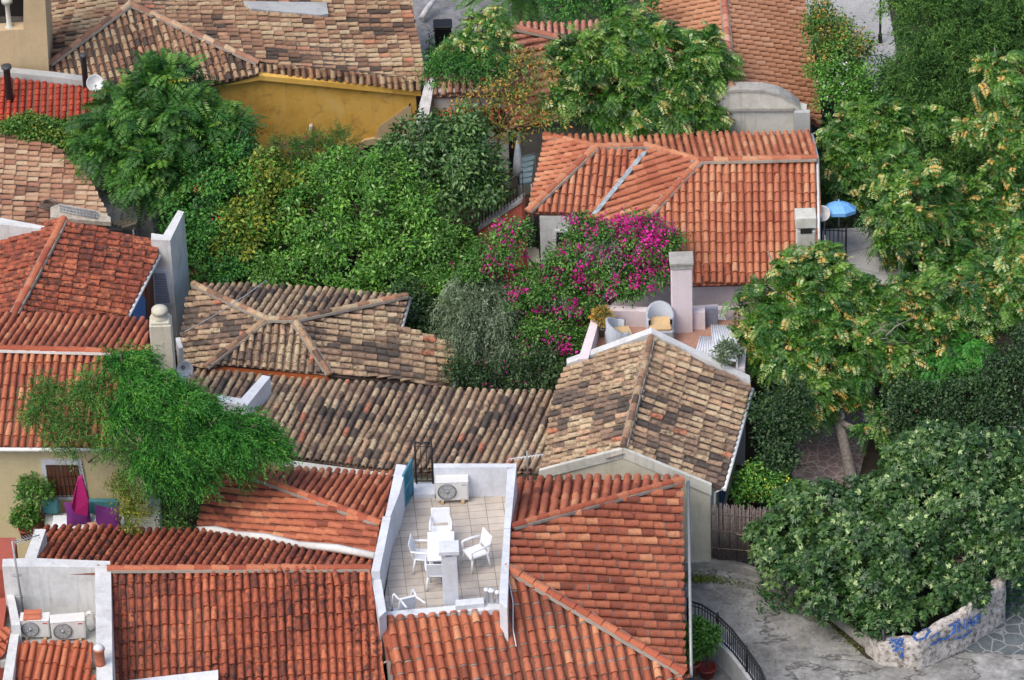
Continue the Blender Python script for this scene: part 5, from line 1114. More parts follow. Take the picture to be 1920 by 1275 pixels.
for i in range(5): a = P(212 + i * 8, 412 + i * 3, 1.95); B.box(a + Z3 * .03, (V3((.9, .43, 0)), V3((-.43, .9, 0)), Z3), (.5, .1, .06))
solo('wood_scraps', B, 'plank', 'bundle of pale wood offcuts on the metal rack', 'wood')
# reed fence, wall base, street side
a, b = P(1336, 1046, G + .45), P(1475, 1058, G + .45); t = thing('reed_fence', 'dark cane reed fence between the gabled house and the fig bush', 'fence', V3((a.x, a.y, G))); B = MB(); rg = random.Random(9); n = 130
for i in range(n):
    p = a.lerp(b, (i + rg.uniform(-.3, .3)) / n) + V3((0, rg.uniform(-.02, .02), 0)); B.tube([p, p + V3((rg.gauss(0, .025), rg.gauss(0, .01), 1.7 + rg.uniform(-.1, .08)))], rg.uniform(.009, .016), 5, rg.random())
part('canes', B, 'cane', t); B = MB()
for z in (.35, .9, 1.45): B.tube([a + V3((0, -.03, z)), b + V3((0, -.03, z))], .012, 5)
part('wire', B, 'wire_brown', t)
t = thing('rubble_wall', 'low rough stone footing under the reed fence', 'wall', P(1336, 1060, G)); B = MB(); rg = random.Random(4)
for i in range(46):
    u = rg.random(); p = P(1340 + u * 135, 1062 + u * 12, G) + V3((0, .12, rg.random() * .42)); s_ = rg.uniform(.09, .2); R_ = Matrix.Rotation(rg.uniform(-.4, .4), 3, 'Z') @ Matrix.Rotation(rg.uniform(-.3, .3), 3, 'X'); B.box(p, [R_ @ q for q in AX], (s_ * 1.7, s_ * 1.2, s_), rg.random(), bev=s_ * .25)
part('stones', B, 'rubble', t)
kp = [P(x, y, G) for x, y in ((1284, 1068), (1330, 1066), (1385, 1074), (1440, 1092), (1500, 1124), (1560, 1166), (1622, 1216))]; B = MB()
for i in range(6): B.prism([kp[i] + Z3 * .22, kp[i + 1] + Z3 * .22, kp[i + 1] + V3((.08, .16, .22)), kp[i] + V3((.08, .16, .22))], (0, 0, -.26))
solo('kerb', B, 'stone_grey', 'curving low concrete kerb along the street under the fig bush', 'kerb')
# graffiti wall
t = thing('graffiti_wall', 'crumbling whitewashed street wall with blue graffiti under the fig bush', 'wall', P(1720, 1240, G))
bp = [P(x, y, G) for x, y in ((1622, 1222), (1650, 1246), (1722, 1256), (1800, 1222), (1884, 1166))]; tpz = [.5, .65, .9, 1.15, 1.45]; B = MB(); rg = random.Random(77); prev = None
cols = []
for i in range(4):
    k_ = max(4, int((bp[i + 1] - bp[i]).length / .14))
    for j in range(k_ + (i == 3)):
        p = bp[i].lerp(bp[i + 1], j / k_); hh = tpz[i] + (tpz[i + 1] - tpz[i]) * j / k_ + rg.uniform(-.05, .05)
        cols.append([p + V3((rg.uniform(-.015, .015), rg.uniform(-.02, .02) - .05 * (1 - q / 5) ** 2, -.2 + (hh + .2) * q / 5)) + V3((0, .03 if q == 5 else 0, 0)) for q in range(6)] + [p + V3((0, .34, hh - .03)), p + V3((0, .34, -.2))])
n0 = len(B.v)
for cl in cols: B.v += [tuple(x) for x in cl]
for i in range(len(cols) - 1):
    for q in range(8): q2 = (q + 1) % 8; B.face((n0 + i * 8 + q, n0 + i * 8 + 8 + q, n0 + i * 8 + 8 + q2, n0 + i * 8 + q2), .5, 0, q < 5)
B.face(tuple(n0 + q for q in range(8))); B.face(tuple(n0 + (len(cols) - 1) * 8 + q for q in range(7, -1, -1)))
part('masonry', B, 'whitewash_stone', t)
def spray(strokes):
    B = MB()
    for st in strokes:
        pts = []
        for x, y in st:
            i = 0 if x < 1650 else 1 if x < 1722 else 2 if x < 1800 else 3; pl_ = vplane(bp[i], bp[i + 1]); pts.append(onv(x, y, pl_) + pl_[1] * .055)
        nx = []
        for i, p in enumerate(pts):
            d_ = (pts[min(i + 1, len(pts) - 1)] - pts[max(i - 1, 0)]).normalized(); nx.append(d_.cross(V3((0, -1, .0))).normalized() * .042)
        for i in range(len(pts) - 1): B.poly([pts[i] - nx[i], pts[i + 1] - nx[i + 1], pts[i + 1] + nx[i + 1], pts[i] + nx[i]])
    return B
strokes = [[(1668, 1194), (1680, 1202), (1692, 1194)], [(1672, 1210), (1694, 1204)], [(1674, 1218), (1694, 1214), (1690, 1232)], [(1684, 1196), (1682, 1222)], [(1668, 1204), (1678, 1198), (1694, 1196), (1688, 1210)],
 [(1718, 1182), (1714, 1192), (1720, 1198), (1732, 1194), (1738, 1184)], [(1726, 1180), (1736, 1176), (1742, 1184)], [(1740, 1194), (1752, 1188), (1758, 1184)], [(1742, 1208), (1752, 1202), (1764, 1202)], [(1756, 1196), (1772, 1196), (1786, 1182), (1788, 1168)],
 [(1776, 1172), (1788, 1166), (1798, 1160)], [(1788, 1166), (1786, 1186)], [(1796, 1184), (1794, 1164), (1806, 1178), (1806, 1158)], [(1810, 1178), (1816, 1156), (1822, 1172)], [(1812, 1168), (1822, 1164)], [(1836, 1150), (1826, 1156), (1826, 1168), (1834, 1164)], [(1828, 1160), (1836, 1156)], [(1786, 1196), (1804, 1192), (1820, 1180)]]
part('graffiti', spray(strokes), 'spray_paint', t)
B = MB(); a = P(1662, 1244, G); B.tube([a, a + V3((-.1, .05, 1.05))], .035, 8); solo('iron_post', B, 'soot_pipe', 'short dark iron post leaning on the graffiti wall', 'post', origin=a)
# curved railing on its white wall
cp = [P(x, y, 1.0) for x, y in ((1284, 1172), (1310, 1180), (1340, 1200), (1368, 1228), (1394, 1262), (1420, 1300), (1440, 1345))]
t = thing('ramp_wall', 'curving white rendered ramp wall below the black street railing', 'wall', V3((cp[0].x, cp[0].y, G))); B = MB()
for i in range(6): B.skirt([cp[i], cp[i + 1], cp[i + 1] + V3((.16, .12, 0)), cp[i] + V3((.16, .12, 0))], G - .8)
part('masonry', B, 'white_wall', t)
railing('street_railing', 'curved black iron railing along the ramp at the bottom right', [p + V3((.08, .06, -.02)) for p in cp], .75, .1, double=True, r=.013)
pot('potted_shrub', 'leafy shrub in a red terracotta pot below the curved railing, left one', P(1298, 1262, G), .2, .36, 'terracotta', 'leaf_mid', .5, 305, n=36, up=.35, ln=.12, wd=.07, group='pots under the railing')
pot('potted_plant', 'thin plant in a dark red pot below the curved railing, right one', P(1326, 1268, G), .22, .3, 'red_pot', 'leaf_mid', .3, 306, n=16, up=.7, group='pots under the railing')
# top: log, bin, lamp post, white railing on the right
t = thing('rubbish_bin', 'black bin standing in the grey yard at the top', 'bin', P(832, 92, G)); b = P(832, 92, G); B = MB(); B.box(b + Z3 * .42, AX, (.5, .42, .84), bev=.03); part('body', B, 'iron_black', t); B = MB(); B.box(b + Z3 * .88, AX, (.56, .48, .08), bev=.03); part('lid', B, 'iron_black', t)
B = MB(); B.tube([P(790, 36, G + .15), P(800, 18, G + .3), P(820, -8, G + .5)], [.1, .09, .07], 9); solo('bent_pipe', B, 'lime', 'whitish bent pipe lying in the yard at the top', 'pipe')
B = MB(); a = P(1650, 80, G); B.lathe(a, [(.0, 0), (.07, 0), (.06, .3), (.035, .35), (.03, 4.2), (.0, 4.2)], 10); B.lathe(a + Z3 * 4.2, [(0, 0), (.12, .02), (.15, .3), (.03, .4), (0, .45)], 10); solo('lamp_post', B, 'iron_black', 'thin black lamp post beside the pale path, top right', 'lamp post', origin=a)
B = MB()
t = railing('garden_railing', 'white painted railing above the dark ivy at the right edge', [P(1866, 850, 1.2), P(1960, 858, 1.2)], .9, .11, 'metal_white')
# overhead cables
for (p0, p1_, sg_, lb) in ((P(346, 622, 4.2), P(500, 525, 4.5), .08, 'thin pale cable strung over the old hipped roof'), (Q(-20, 372, 7.6), Q(190, 357, 8.2), .12, 'thin dark cable crossing above the faded roof at left')):
    B = MB(); B.tube([p0.lerp(p1_, i / 10) - Z3 * sg_ * 4 * (i / 10) * (1 - i / 10) for i in range(11)], .014, 5); solo('cable', B, 'metal_grey' if 'pale' in lb else 'iron_black', lb, 'cable')
# ------------------------------------------------------------------ trees, shrubs and climbers
def F_(fn, seed, **kw): return lambda lobes: fn(seed, lobes, **kw)
PT = plant
PT('feathery_tree', 'tall dark green tree with long feathery leaves in front of the ochre wall', 'tree', (300, 470, G),
   [(300, 185, 10.2, .85), (235, 240, 9.8, .9), (365, 245, 9.9, .95), (300, 290, 9.4, 1.0), (215, 285, 9.4, .65), (395, 320, 9.4, .7), (285, 335, 8.9, .6), (340, 340, 8.9, .8), (330, 160, 10.3, .5), (420, 240, 9.9, .4)],
   [('crown', 'leaf_feather', F_(fol_pinnate, 501, n=7, cr=.36, dens=.85, rho=(.55, 1.12), L=.85, pairs=14, ln=.21, wd=.055, wind=.1, droop=.4, gold=.006, spread=.2)), ], r0=.14, seed=5)
PT('flowering_shrub', 'dark green climbing shrub with red flowers below the feathery tree', 'shrub', (385, 520, G),
   [(370, 395, 7.7, .75), (420, 440, 7.2, .8), (345, 440, 7.3, .6), (400, 330, 8.3, .65), (425, 505, 6.3, .6), (370, 490, 6.6, .55), (440, 280, 8.8, .4)],
   [('crown', 'leaf_dark', F_(fol_simple, 502, n=44, cr=.2, dens=.6, rho=(.5, 1.12), ln=.1, wd=.062)), ('flowers', 'petal_red', lambda L: spots(512, L, 26, .06, 5))], seed=6)
PT('yellowing_shrub', 'yellow green leafy shrub between the dark climber and the big bright bush', 'shrub', (500, 500, G),
   [(485, 330, 8.2, .65), (520, 385, 7.7, .7), (475, 415, 7.2, .7), (545, 345, 8.1, .5), (450, 470, 6.7, .6)],
   [('crown', 'leaf_yellow', F_(fol_simple, 503, n=40, cr=.2, dens=.55, rho=(.5, 1.12), ln=.12, wd=.07, droop=.5)), ('green_leaves', 'leaf_bright', F_(fol_simple, 533, n=18, cr=.25, dens=1.1, ln=.11, wd=.07))], seed=7)
PT('spiky_shrub', 'dark spiky shrub with pink blossoms under the ochre wall', 'shrub', (560, 380, G),
   [(545, 292, 9.2, .45), (585, 290, 9.2, .45), (640, 275, 9.4, .4), (560, 325, 8.8, .4)],
   [('crown', 'leaf_pine', F_(fol_strand, 504, n=6, cr=.2, dens=1.2, L=.35, k=10, ln=.12, wd=.014, wind=0, droop=.1)), ('flowers', 'petal_magenta', lambda L: spots(514, L, 26, .06, 5))], seed=8)
PT('large_bush', 'large bright green bush with dense glossy leaves in the centre left', 'bush', (660, 560, G),
   [(600, 410, 7.1, .95), (690, 390, 7.4, 1.05), (560, 490, 6.2, .85), (650, 490, 6.2, 1.0), (750, 440, 6.7, 1.0), (740, 520, 5.8, .9), (640, 330, 8.2, .7), (720, 320, 8.3, .75), (830, 470, 6.3, .75), (830, 540, 5.4, .6), (520, 520, 5.7, .55), (780, 380, 7.4, .7), (680, 560, 5.2, .5)],
   [('crown', 'leaf_bright', F_(fol_simple, 505, n=40, cr=.21, dens=.5, rho=(.5, 1.14), ln=.12, wd=.062, pale=.06)), ('fine_leaves', 'leaf_mid', lambda L: fol_simple(535, L[5:11] + L[20:40], n=36, cr=.18, dens=.5, rho=(.5, 1.14), ln=.085, wd=.045, pale=.03)), ('flowers', 'petal_magenta', lambda L: spots(515, L[6:10], 16, .08, 7))], seed=9, r0=.16)
PT('glossy_tree', 'grey green broad leaved tree left of the orange house', 'tree', (830, 440, G),
   [(800, 258, 9.1, .75), (860, 300, 8.6, .85), (790, 320, 8.6, .65), (905, 360, 8.0, .55), (870, 245, 9.2, .55), (850, 370, 7.9, .6), (760, 285, 8.9, .5), (910, 300, 8.5, .4)],
   [('crown', 'leaf_fig', F_(fol_simple, 506, n=32, cr=.22, dens=.55, rho=(.5, 1.12), ln=.15, wd=.072, droop=.45))], seed=10)
PT('bougainvillea', 'bougainvillea covered in magenta blossom in front of the big orange house', 'climber', (1080, 720, G),
   [(1200, 450, 3.9, .65), (1130, 455, 3.7, .6), (1222, 515, 3.2, .5), (1150, 515, 3.1, .6), (1075, 490, 3.3, .6), (1060, 550, 2.9, .7), (1000, 540, 2.9, .6), (1105, 560, 2.8, .45), (935, 480, 3.5, .55), (1000, 610, 2.4, .6), (1050, 630, 2.2, .55), (900, 510, 3.3, .4), (1240, 460, 3.8, .4), (960, 440, 4.0, .4), (1080, 430, 4.0, .35), (1180, 540, 2.9, .35), (1040, 680, 1.8, .4), (975, 670, 1.9, .4)],
   [('crown', 'leaf_mid', F_(fol_simple, 507, n=44, cr=.24, dens=1.2, ln=.085, wd=.05, droop=.3)), ('flowers', 'petal_magenta', lambda L: join([spots(517, L[:5] + L[12:13], 74, .085, 26, (1.02, 1.16), cl=.085), spots(518, L[5:12] + L[13:18], 125, .085, 20, (1.02, 1.16), cl=.075), spots(519, L[:1] + L[12:13] + L[2:3], 30, .085, 60, (1.0, 1.14), cl=.16), spots(516, L[:18], 160, .07, 4, (1.0, 1.15), cl=.06)]))], seed=11, r0=.09)
PT('olive_tree', 'silvery olive tree hanging over the dark courtyard', 'tree', (910, 740, G),
   [(880, 560, 2.9, .6), (925, 580, 2.7, .6), (880, 620, 2.4, .55), (930, 650, 2.1, .5), (900, 540, 3.1, .45), (985, 660, 2.0, .35), (1130, 475, 3.2, .3), (890, 670, 2.0, .35)],
   [('crown', 'leaf_olive', F_(fol_strand, 508, n=22, cr=.2, dens=.6, rho=(.5, 1.12), L=.45, k=12, ln=.1, wd=.026, wind=-.1, droop=1.1))], seed=12, r0=.08)
PT('courtyard_shrub', 'dark green shrub deep in the courtyard under the olive tree', 'shrub', (960, 745, G),
   [(930, 710, 1.2, .55), (1000, 700, 1.2, .6), (1050, 680, 1.3, .5), (870, 700, 1.4, .5), (780, 590, 4.3, .6), (820, 640, 3.2, .5), (770, 560, 4.8, .5)],
   [('crown', 'leaf_ivy', F_(fol_simple, 509, n=28, cr=.24, dens=.9, ln=.09, wd=.055)), ('flowers', 'petal_magenta', lambda L: spots(520, L[:3], 14, .07, 7))], seed=13, r0=.06)
# top centre
PT('windblown_tree', 'wind tossed bright green tree over the pale pink roof, top centre', 'tree', (1180, 255, G),
   [(1120, 90, 12.0, .75), (1190, 80, 12.2, .8), (1260, 110, 11.8, .8), (1150, 150, 11.3, .8), (1230, 170, 11.2, .85), (1310, 150, 11.4, .65), (1180, 215, 10.9, .7), (1270, 215, 10.9, .7), (1120, 205, 11.0, .55), (1330, 95, 11.8, .45), (1055, 120, 11.5, .35), (1050, 180, 11.0, .35), (1310, 215, 10.9, .45), (1095, 130, 11.4, .5)],
   [('crown', 'leaf_ailanthus', F_(fol_pinnate, 521, n=19, cr=.33, dens=.8, rho=(.6, 1.12), L=.46, pairs=10, ln=.14, wd=.042, wind=.75, droop=.45, pale=.13, spread=.2))], seed=14)
PT('young_tree', 'slender tree with sparse orange tinted leaves behind the small red roof', 'tree', (920, 330, G),
   [(900, 190, 10.4, .42), (940, 170, 10.6, .45), (985, 190, 10.4, .5), (960, 235, 10.0, .5), (920, 260, 9.8, .42), (880, 210, 10.2, .35), (1010, 140, 10.9, .45), (1030, 220, 10.2, .45), (990, 120, 11.1, .4)],
   [('crown', 'leaf_rust', F_(fol_simple, 522, n=7, cr=.2, dens=.6, ln=.11, wd=.045)), ('green_leaves', 'leaf_mid', F_(fol_simple, 523, n=6, cr=.2, dens=.6, ln=.1, wd=.045))], seed=15, r0=.06, sat=2)
PT('pale_tree', 'small pale green wind tossed tree beside the oleander, top', 'tree', (920, 170, G),
   [(905, 60, 13.3, .55), (880, 90, 12.9, .45), (930, 95, 12.8, .5), (895, 120, 12.5, .4), (925, 45, 13.5, .35)],
   [('crown', 'leaf_ailanthus', F_(fol_pinnate, 524, n=10, cr=.28, dens=1.1, L=.36, pairs=7, ln=.12, wd=.045, wind=.3, droop=.7, pale=.3))], seed=16, r0=.06)
PT('oleander', 'dark oleander shrub with red pink flowers in the yard at the top', 'shrub', (870, 160, G),
   [(840, 115, 12.4, .5), (880, 130, 12.2, .5), (920, 130, 12.1, .45), (830, 140, 12.1, .4), (860, 90, 12.8, .4)],
   [('crown', 'leaf_dark', F_(fol_simple, 525, n=26, cr=.22, dens=1.0, ln=.13, wd=.03, droop=.2)), ('flowers', 'petal_red', lambda L: spots(526, L, 22, .07, 6, cl=.05))], seed=17)
# palm at the upper edge
b = P(990, 108, G); t = thing('palm_tree', 'palm tree with stout scaly trunk at the top edge', 'palm', b); B = MB(); H = 2.15
B.tube([b + Z3 * (H * i / 12) for i in range(13)], [.34 + .03 * (i % 2) for i in range(13)], 14); part('trunk', B, 'bark', t)
g = np.random.default_rng(88); out_ = []
for i in range(34):
    a = i * 2.4; el = g.uniform(-.1, .9); d = np.array([math.cos(a) * math.cos(el), math.sin(a) * math.cos(el), math.sin(el)]); fr = np.linspace(.1, 1, 34)[:, None]; Lf = 2.7; base_ = np.array(b) + np.array([0, 0, H])
    pos = base_ + d * Lf * fr + np.array([0, 0, -1.5]) * fr ** 2; tan = nrm(d * Lf + np.array([0, 0, -3.0]) * fr); sd_ = nrm(np.cross(tan, [0, 0, 1.0]))
    tone = np.clip(np.full(34, g.normal(.45, .15)), 0, .9)
    for s_ in (-1, 1): out_.append(leaves(pos, sd_ * s_ * .8 + tan * .7 + g.normal(size=pos.shape) * .06 + np.array([0, 0, .2]), np.cross(sd_, tan) + g.normal(size=pos.shape) * .1, .42, .035, tone, .1))
v, f, r = join(out_); np_mesh('fronds', v, f, r, 'leaf_mid', t, tuple(b))
PT('round_bush', 'dark round bush behind the palm at the top edge', 'bush', (1150, 20, G), [(1120, -10, 15, .8), (1180, 0, 14.8, .8), (1060, 10, 14.8, .6)], [('crown', 'leaf_dark', F_(fol_simple, 527, n=30, cr=.26, dens=.9))], seed=18)
# upper right
PT('rusty_shrub', 'shrub with rust tipped dark leaves beside the salmon roof', 'shrub', (1560, 150, G),
   [(1550, 60, 13.2, .6), (1590, 90, 12.8, .6), (1545, 110, 12.5, .5), (1540, 30, 13.7, .4)], [('crown', 'leaf_mid', F_(fol_simple, 528, n=26, cr=.24, dens=1.0, ln=.09)), ('dry_leaves', 'leaf_rust', F_(fol_simple, 529, n=10, cr=.24, dens=.8, ln=.08, zmin=.0))], seed=19)
PT('blue_flower_shrub', 'green shrub sprinkled with pale blue flowers right of the salmon roof', 'shrub', (1570, 220, G),
   [(1560, 135, 12.0, .5), (1600, 150, 11.8, .5), (1560, 180, 11.4, .5), (1610, 190, 11.3, .45)], [('crown', 'leaf_bright', F_(fol_simple, 530, n=26, cr=.22, dens=1.0, ln=.09)), ('flowers', 'petal_white', lambda L: spots(531, L, 60, .06, 3, cl=.04))], seed=20)
for i, (lb, lob, s_) in enumerate((
    ('fine leaved dark green tree in the top right corner', [(1750, 40, 13.6, .9), (1830, 60, 13.3, .95), (1900, 40, 13.6, .9), (1790, 110, 12.6, .9), (1870, 130, 12.4, .85), (1930, 110, 12.7, .7), (1720, -10, 14.4, .7)], 21),
    ('fine leaved dark green tree left of the top right corner tree, by the path', [(1730, 160, 12.0, .75), (1680, 210, 11.3, .7), (1770, 210, 11.3, .8), (1690, 140, 12.0, .4), (1720, 250, 10.7, .6)], 22),
    ('fine leaved dark green tree behind the orange seeded tree at the right edge', [(1820, 220, 11.2, .85), (1790, 290, 10.4, .75), (1840, 320, 9.8, .8), (1880, 250, 10.8, .7), (1740, 310, 9.8, .55)], 23))):
    PT('conifer', lb, 'tree', (lob[0][0], lob[0][1] + 160, G), lob, [('crown', 'leaf_pine', F_(fol_strand, 540 + i, n=20, cr=.3, dens=1.2, L=.42, k=13, ln=.11, wd=.028, wind=.2, droop=.15, spread=.16))], seed=s_, group='fine leaved trees at upper right')
AIL = dict(n=19, cr=.33, dens=.66, rho=(.6, 1.12), L=.46, pairs=10, ln=.14, wd=.042, wind=.75, droop=.45, pale=.11, gold=.03, spread=.2)
def ail(i, lb, base, lob, gold=.07, sam=50, **kw):
    k = dict(AIL); k['gold'] = gold * .5; k.update(kw)
    return PT('seeding_tree', lb, 'tree', base, lob, [('crown', 'leaf_ailanthus', F_(fol_pinnate, 550 + i, **k)), ('seed_bunches', 'samara', lambda L: spots(570 + i, L, int(sam * .65) + 1, .06, 9, (.9, 1.06), -.1, .06))], seed=30 + i, bark='bark_grey', group='wind tossed trees with orange seed bunches', r0=.17)
ail(0, 'green wind tossed tree with hardly any orange seeds, right of the orange roof', (1640, 420, G), [(1590, 250, 10.2, .6), (1640, 230, 10.4, .6), (1590, 310, 9.4, .7), (1660, 290, 9.6, .75), (1620, 350, 8.8, .7), (1690, 230, 10.4, .5), (1575, 350, 9.2, .4), (1700, 340, 8.8, .6), (1740, 230, 10.4, .35)], 0, 8)
ail(1, 'tall tree with orange seed bunches at the right edge, reaching to the top', (1890, 480, G), [(1870, 140, 9.6, .6), (1910, 180, 9.3, .7), (1880, 230, 8.8, .45), (1840, 240, 8.9, .4), (1910, 300, 8.2, .6), (1930, 250, 8.6, .5), (1860, 360, 7.8, .7), (1905, 400, 7.4, .8), (1815, 390, 7.4, .7), (1870, 440, 6.9, .7)], .12, 120)
ail(2, 'leaning tree with orange seed bunches above the grey patio', (1730, 600, G), [(1685, 405, 6.4, .6), (1720, 380, 6.7, .8), (1680, 460, 5.8, .7), (1760, 440, 6.2, .85), (1720, 510, 5.2, .75), (1660, 335, 7.6, .5), (1790, 500, 5.6, .7), (1700, 330, 7.6, .6)], .06, 80)
ail(3, 'biggest tree with orange seed bunches, its pale trunk beside the stone path', (1600, 920, G), [(1460, 520, 2.6, .6), (1430, 585, 1.9, .7), (1500, 590, 1.8, .75), (1560, 560, 2.1, .7), (1550, 500, 2.8, .5), (1480, 655, 1.0, .7), (1560, 640, 1.1, .7), (1620, 610, 1.6, .75), (1530, 710, .3, .75), (1450, 690, .5, .45), (1610, 690, .6, .6), (1575, 760, -.3, .5), (1420, 630, 1.3, .4), (1650, 810, -1.2, .35), (1660, 560, 2.2, .6), (1500, 760, -.3, .4)], .08, 170)
ail(4, 'spreading tree with orange seed bunches over the dark ivy at the right', (1850, 720, G), [(1700, 590, 1.9, .75), (1760, 560, 2.3, .7), (1830, 560, 2.3, .65), (1890, 555, 2.4, .6), (1740, 640, 1.2, .7), (1860, 590, 1.9, .45), (1680, 660, .9, .55), (1920, 470, 3.4, .6), (1740, 700, .4, .35)], .1, 110)
PT('fern_leaved_sapling', 'sapling with bright green feathery leaves over the dark ivy', 'sapling', (1770, 760, G), [(1765, 700, .2, .32), (1820, 660, .8, .35), (1790, 690, .4, .25)], [('crown', 'leaf_pepper', F_(fol_pinnate, 561, n=5, cr=.25, dens=.7, L=.7, pairs=12, ln=.15, wd=.04, wind=0, droop=.7))], seed=40, r0=.04)
# bare twigs inside the big tree
B = MB(); rg = random.Random(3)
for i in range(16):
    a = Q(1650 + rg.uniform(-30, 30), 650 + rg.uniform(-30, 30), .6); d = V3((rg.uniform(.1, .9), rg.uniform(-.3, .3), rg.uniform(-.9, .5)))
    m1 = a + d * .4 + V3((0, 0, .1)); e = a + d * rg.uniform(.7, 1.1); B.tube([a, m1, e], [.022, .014, .005], 5, rg.random())
    for j in range(4): f = m1.lerp(e, rg.random()); B.tube([f, f + V3((rg.gauss(0, .2), rg.gauss(0, .15), rg.gauss(-.05, .2)))], [.009, .003], 4, rg.random())
t = bpy.data.objects.new('tmp', None); t.location = Q(1650, 650, .6); o = part('dry_branches', B, 'twig', bpy.data.objects['seeding_tree.003']); bpy.data.objects.remove(t)
PT('ivy_mound', 'mound of dark ivy under the seeding trees at the right', 'ivy', (1800, 820, G),
   [(1760, 760, -.9, .8), (1830, 740, -.7, .85), (1900, 720, -.6, .9), (1720, 800, -1.5, .7), (1880, 790, -1.4, .8), (1800, 820, -1.8, .6), (1930, 660, .2, .7), (1690, 750, -.9, .5)],
   [('crown', 'leaf_ivy', F_(fol_simple, 562, n=34, cr=.26, dens=.95, ln=.085, wd=.065)), ('flowers', 'petal_red', lambda L: spots(563, L, 5, .06, 3))], seed=41, r0=.06)
PT('laurel_shrub', 'dark leafy shrub against the lilac side wall of the pink terrace house', 'shrub', (1470, 900, G),
   [(1450, 770, -1.6, .45), (1475, 800, -1.9, .4), (1450, 830, -2.3, .45), (1465, 870, -2.9, .38), (1490, 740, -1.0, .35), (1440, 880, -3.0, .35)],
   [('crown', 'leaf_ivy', F_(fol_simple, 564, n=30, cr=.24, dens=.95, ln=.1, wd=.055))], seed=42, r0=.06)
PT('yellow_flower_shrub', 'green shrub with bright yellow flowers behind the reed fence', 'shrub', (1420, 950, G),
   [(1405, 890, -3.4, .35), (1430, 915, -3.7, .4), (1460, 920, -3.8, .4), (1400, 930, -3.9, .3), (1480, 945, -4.1, .35)],
   [('crown', 'leaf_bright', F_(fol_simple, 565, n=24, cr=.2, dens=1.0, ln=.09)), ('flowers', 'petal_yellow', lambda L: spots(566, L[:3], 34, .055, 5, cl=.06))], seed=43, r0=.05)
PT('fig_bush', 'huge spreading fig bush with broad leaves over the street wall, bottom right', 'bush', (1680, 1160, G),
   [(1725, 855, -4.2, .7), (1780, 850, -4.2, .85), (1860, 860, -4.3, .85), (1920, 900, -4.8, .8), (1660, 925, -5.1, .6), (1700, 930, -5.2, .95), (1800, 950, -5.4, 1.0), (1890, 970, -5.7, .9), (1540, 950, -5.3, .7), (1610, 1000, -5.9, .9), (1720, 1020, -6.2, 1.0), (1820, 1040, -6.4, .9), (1480, 1000, -5.8, .6), (1540, 1050, -6.5, .7), (1640, 1080, -6.9, .75), (1740, 1100, -7.2, .7), (1445, 1040, -6.2, .45), (1480, 1070, -6.6, .45), (1680, 1140, -7.8, .5), (1610, 1140, -7.7, .4), (1880, 1040, -6.6, .6), (1810, 1110, -7.4, .4), (1430, 1010, -5.9, .35), (1540, 1120, -7.4, .4), (1640, 1165, -8.2, .35),],
   [('crown', 'leaf_broad', F_(fol_fig, 567))], seed=44, r0=.16)
# weeping tree in front of the cream house
PT('weeping_tree', 'bright green weeping tree with drooping feathery branches in front of the cream house', 'tree', (300, 1010, G),
   [(235, 695, -6.3, .38), (250, 740, -6.7, .45), (310, 735, -6.6, .4), (215, 790, -7.1, .4), (280, 790, -7.1, .5), (345, 775, -6.9, .45), (390, 800, -7.0, .45), (330, 830, -7.4, .5), (290, 855, -7.5, .4), (385, 845, -7.3, .4), (450, 815, -6.9, .42), (490, 832, -6.8, .28), (430, 850, -7.1, .3), (310, 890, -7.7, .42), (350, 885, -7.5, .35)],
   [('crown', 'leaf_pepper', F_(fol_strand, 568, n=26, cr=.24, dens=.5, rho=(.5, 1.12), L=.6, k=18, ln=.1, wd=.024, wind=1.1, droop=.5, spread=.2))], seed=45, r0=.1)
PT('airy_tree', 'thin airy olive coloured tree left of the weeping tree', 'tree', (170, 1000, G),
   [(90, 780, -7.0, .5), (150, 770, -6.9, .55), (120, 825, -7.3, .45), (80, 740, -6.7, .3), (175, 730, -6.6, .4), (200, 840, -7.5, .35)],
   [('crown', 'leaf_mid', F_(fol_strand, 569, n=11, cr=.26, dens=.9, L=.42, k=12, ln=.085, wd=.022, wind=.2, droop=.5))], seed=46, r0=.06)
PT('yellow_shrub', 'small yellow green shrub behind the striped cushion', 'shrub', (250, 1000, G), [(245, 935, -7.7, .38), (255, 970, -8.1, .36), (230, 910, -7.5, .3)], [('crown', 'leaf_yellow', F_(fol_simple, 571, n=26, cr=.18, dens=1.0, ln=.06, wd=.035))], seed=47, r0=.04)
PT('hedge', 'dark hedge between the weeping tree and the orange hipped roof', 'hedge', (340, 1000, G), [(340, 950, -7.3, .45), (370, 900, -6.8, .4), (320, 985, -7.6, .35)], [('crown', 'leaf_pine', F_(fol_simple, 572, n=24, cr=.2, dens=.9, ln=.07, wd=.03))], seed=48, r0=.04)
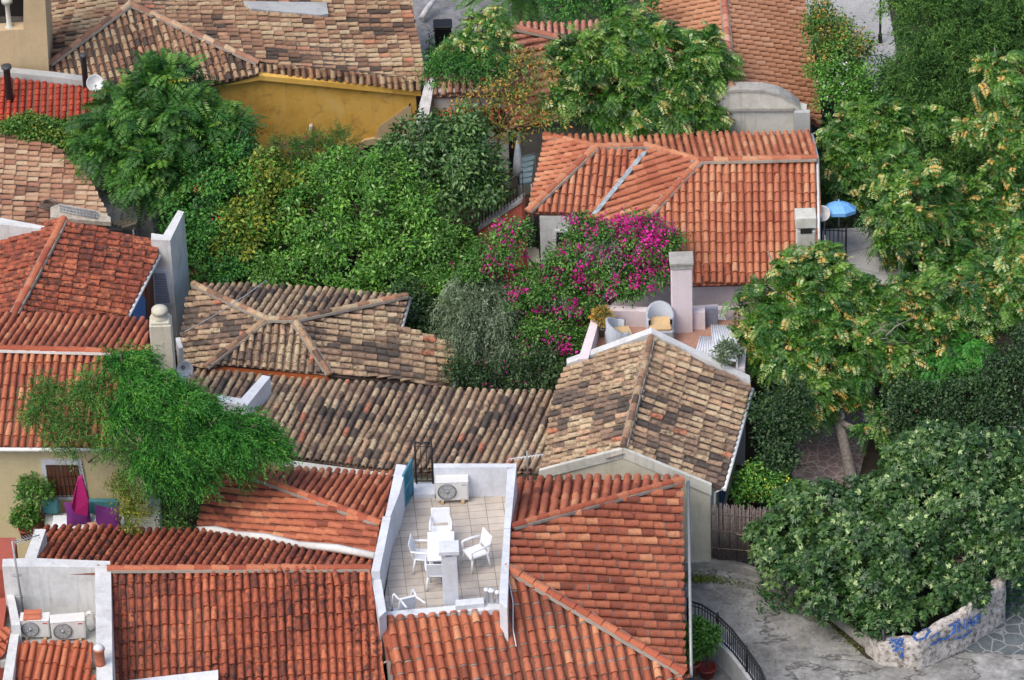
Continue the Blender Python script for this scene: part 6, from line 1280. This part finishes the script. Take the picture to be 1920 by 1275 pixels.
# creeping vine on the faded roof
g = np.random.default_rng(71); vl = []
for i in range(46):
    x = g.uniform(0, 1); px = 10 + 180 * x; py = 236 + 20 * x + g.uniform(-8, 10) + (70 * (x - .45) * g.random() if x > .45 else 0); vl.append((np.array(K(px, py, pv, .12)), g.uniform(.2, .34)))
b = P(120, 300, G); t = thing('creeping_vine', 'olive green creeping vine spilling along the upper edge of the faded roof', 'vine', b)
B = MB()
for i in range(0, 44, 2): B.tube([vl[i][0], (vl[i][0] + vl[i + 1][0]) / 2 + np.array([0, 0, .05]), vl[i + 1][0]], .014, 5)
part('stems', B, 'bark', t); v, f, r = fol_simple(572, vl, n=20, cr=.16, dens=.8, ln=.08, wd=.06); np_mesh('foliage', v, f, r, 'leaf_mid', t, tuple(b)); v, f, r = fol_simple(573, vl, n=7, cr=.16, dens=.6, ln=.08, wd=.06); np_mesh('yellow_leaves', v, f, r, 'leaf_yellow', t, tuple(b))
# ground cover in the gardens
g = np.random.default_rng(99); pos = []
for (x0, y0, x1, y1, n) in ((300, 260, 960, 620, 9000), (760, 560, 1080, 760, 4000), (1420, 700, 1960, 1150, 9000), (1530, 60, 1960, 620, 12000), (800, 60, 1350, 260, 5000), (1000, 420, 1280, 560, 3000), (190, 600, 380, 1000, 2000)):
    for _ in range(n):
        x, y = g.uniform(x0, x1), g.uniform(y0, y1)
        if 1490 < x < 1645 and 700 < y < 940: continue
        if 1525 < x < 1700 and 430 < y < 600: continue
        if 1480 < x < 1680 and y < 190 and x > 1480 and y < 100: continue
        pos.append(tuple(P(x, y, G + g.uniform(.02, .3))))
pos = np.array(pos); v, f, r = leaves(pos, g.normal(size=pos.shape) + np.array([0, 0, .4]), g.normal(size=pos.shape) * .5 + np.array([0, 0, 1]), .13, .07, np.clip(g.normal(.35, .2, len(pos)), 0, .9))
o = np_mesh('ground_cover', v, f, r, 'leaf_dark'); tag(o, 'low dark green undergrowth on the garden soil', 'undergrowth', None, 'stuff')

g = np.random.default_rng(123); pos = np.array([tuple(P(g.uniform(1290, 1640), g.uniform(1075, 1275), G + .02)) for _ in range(420)] + [tuple(P(1310 + g.normal(0, 18), 1086 + g.normal(0, 3), G + .02 + g.uniform(0, .06))) for _ in range(500)] + [tuple(P(1290 + 330 * u + g.normal(0, 6), 1078 + 20 * u + 125 * u * u + g.normal(0, 4), G + .02 + g.uniform(0, .05))) for u in g.random(700)])
v, f, r = leaves(pos, g.normal(size=pos.shape), g.normal(size=pos.shape) * .4 + np.array([0, 0, 1]), .055, .03, np.clip(g.normal(.4, .25, len(pos)), 0, 1))
o = np_mesh('fallen_leaves', v, f, r, 'leaf_yellow'); tag(o, 'yellowed fallen leaves and weeds scattered along the street edge', 'fallen leaves', None, 'stuff')
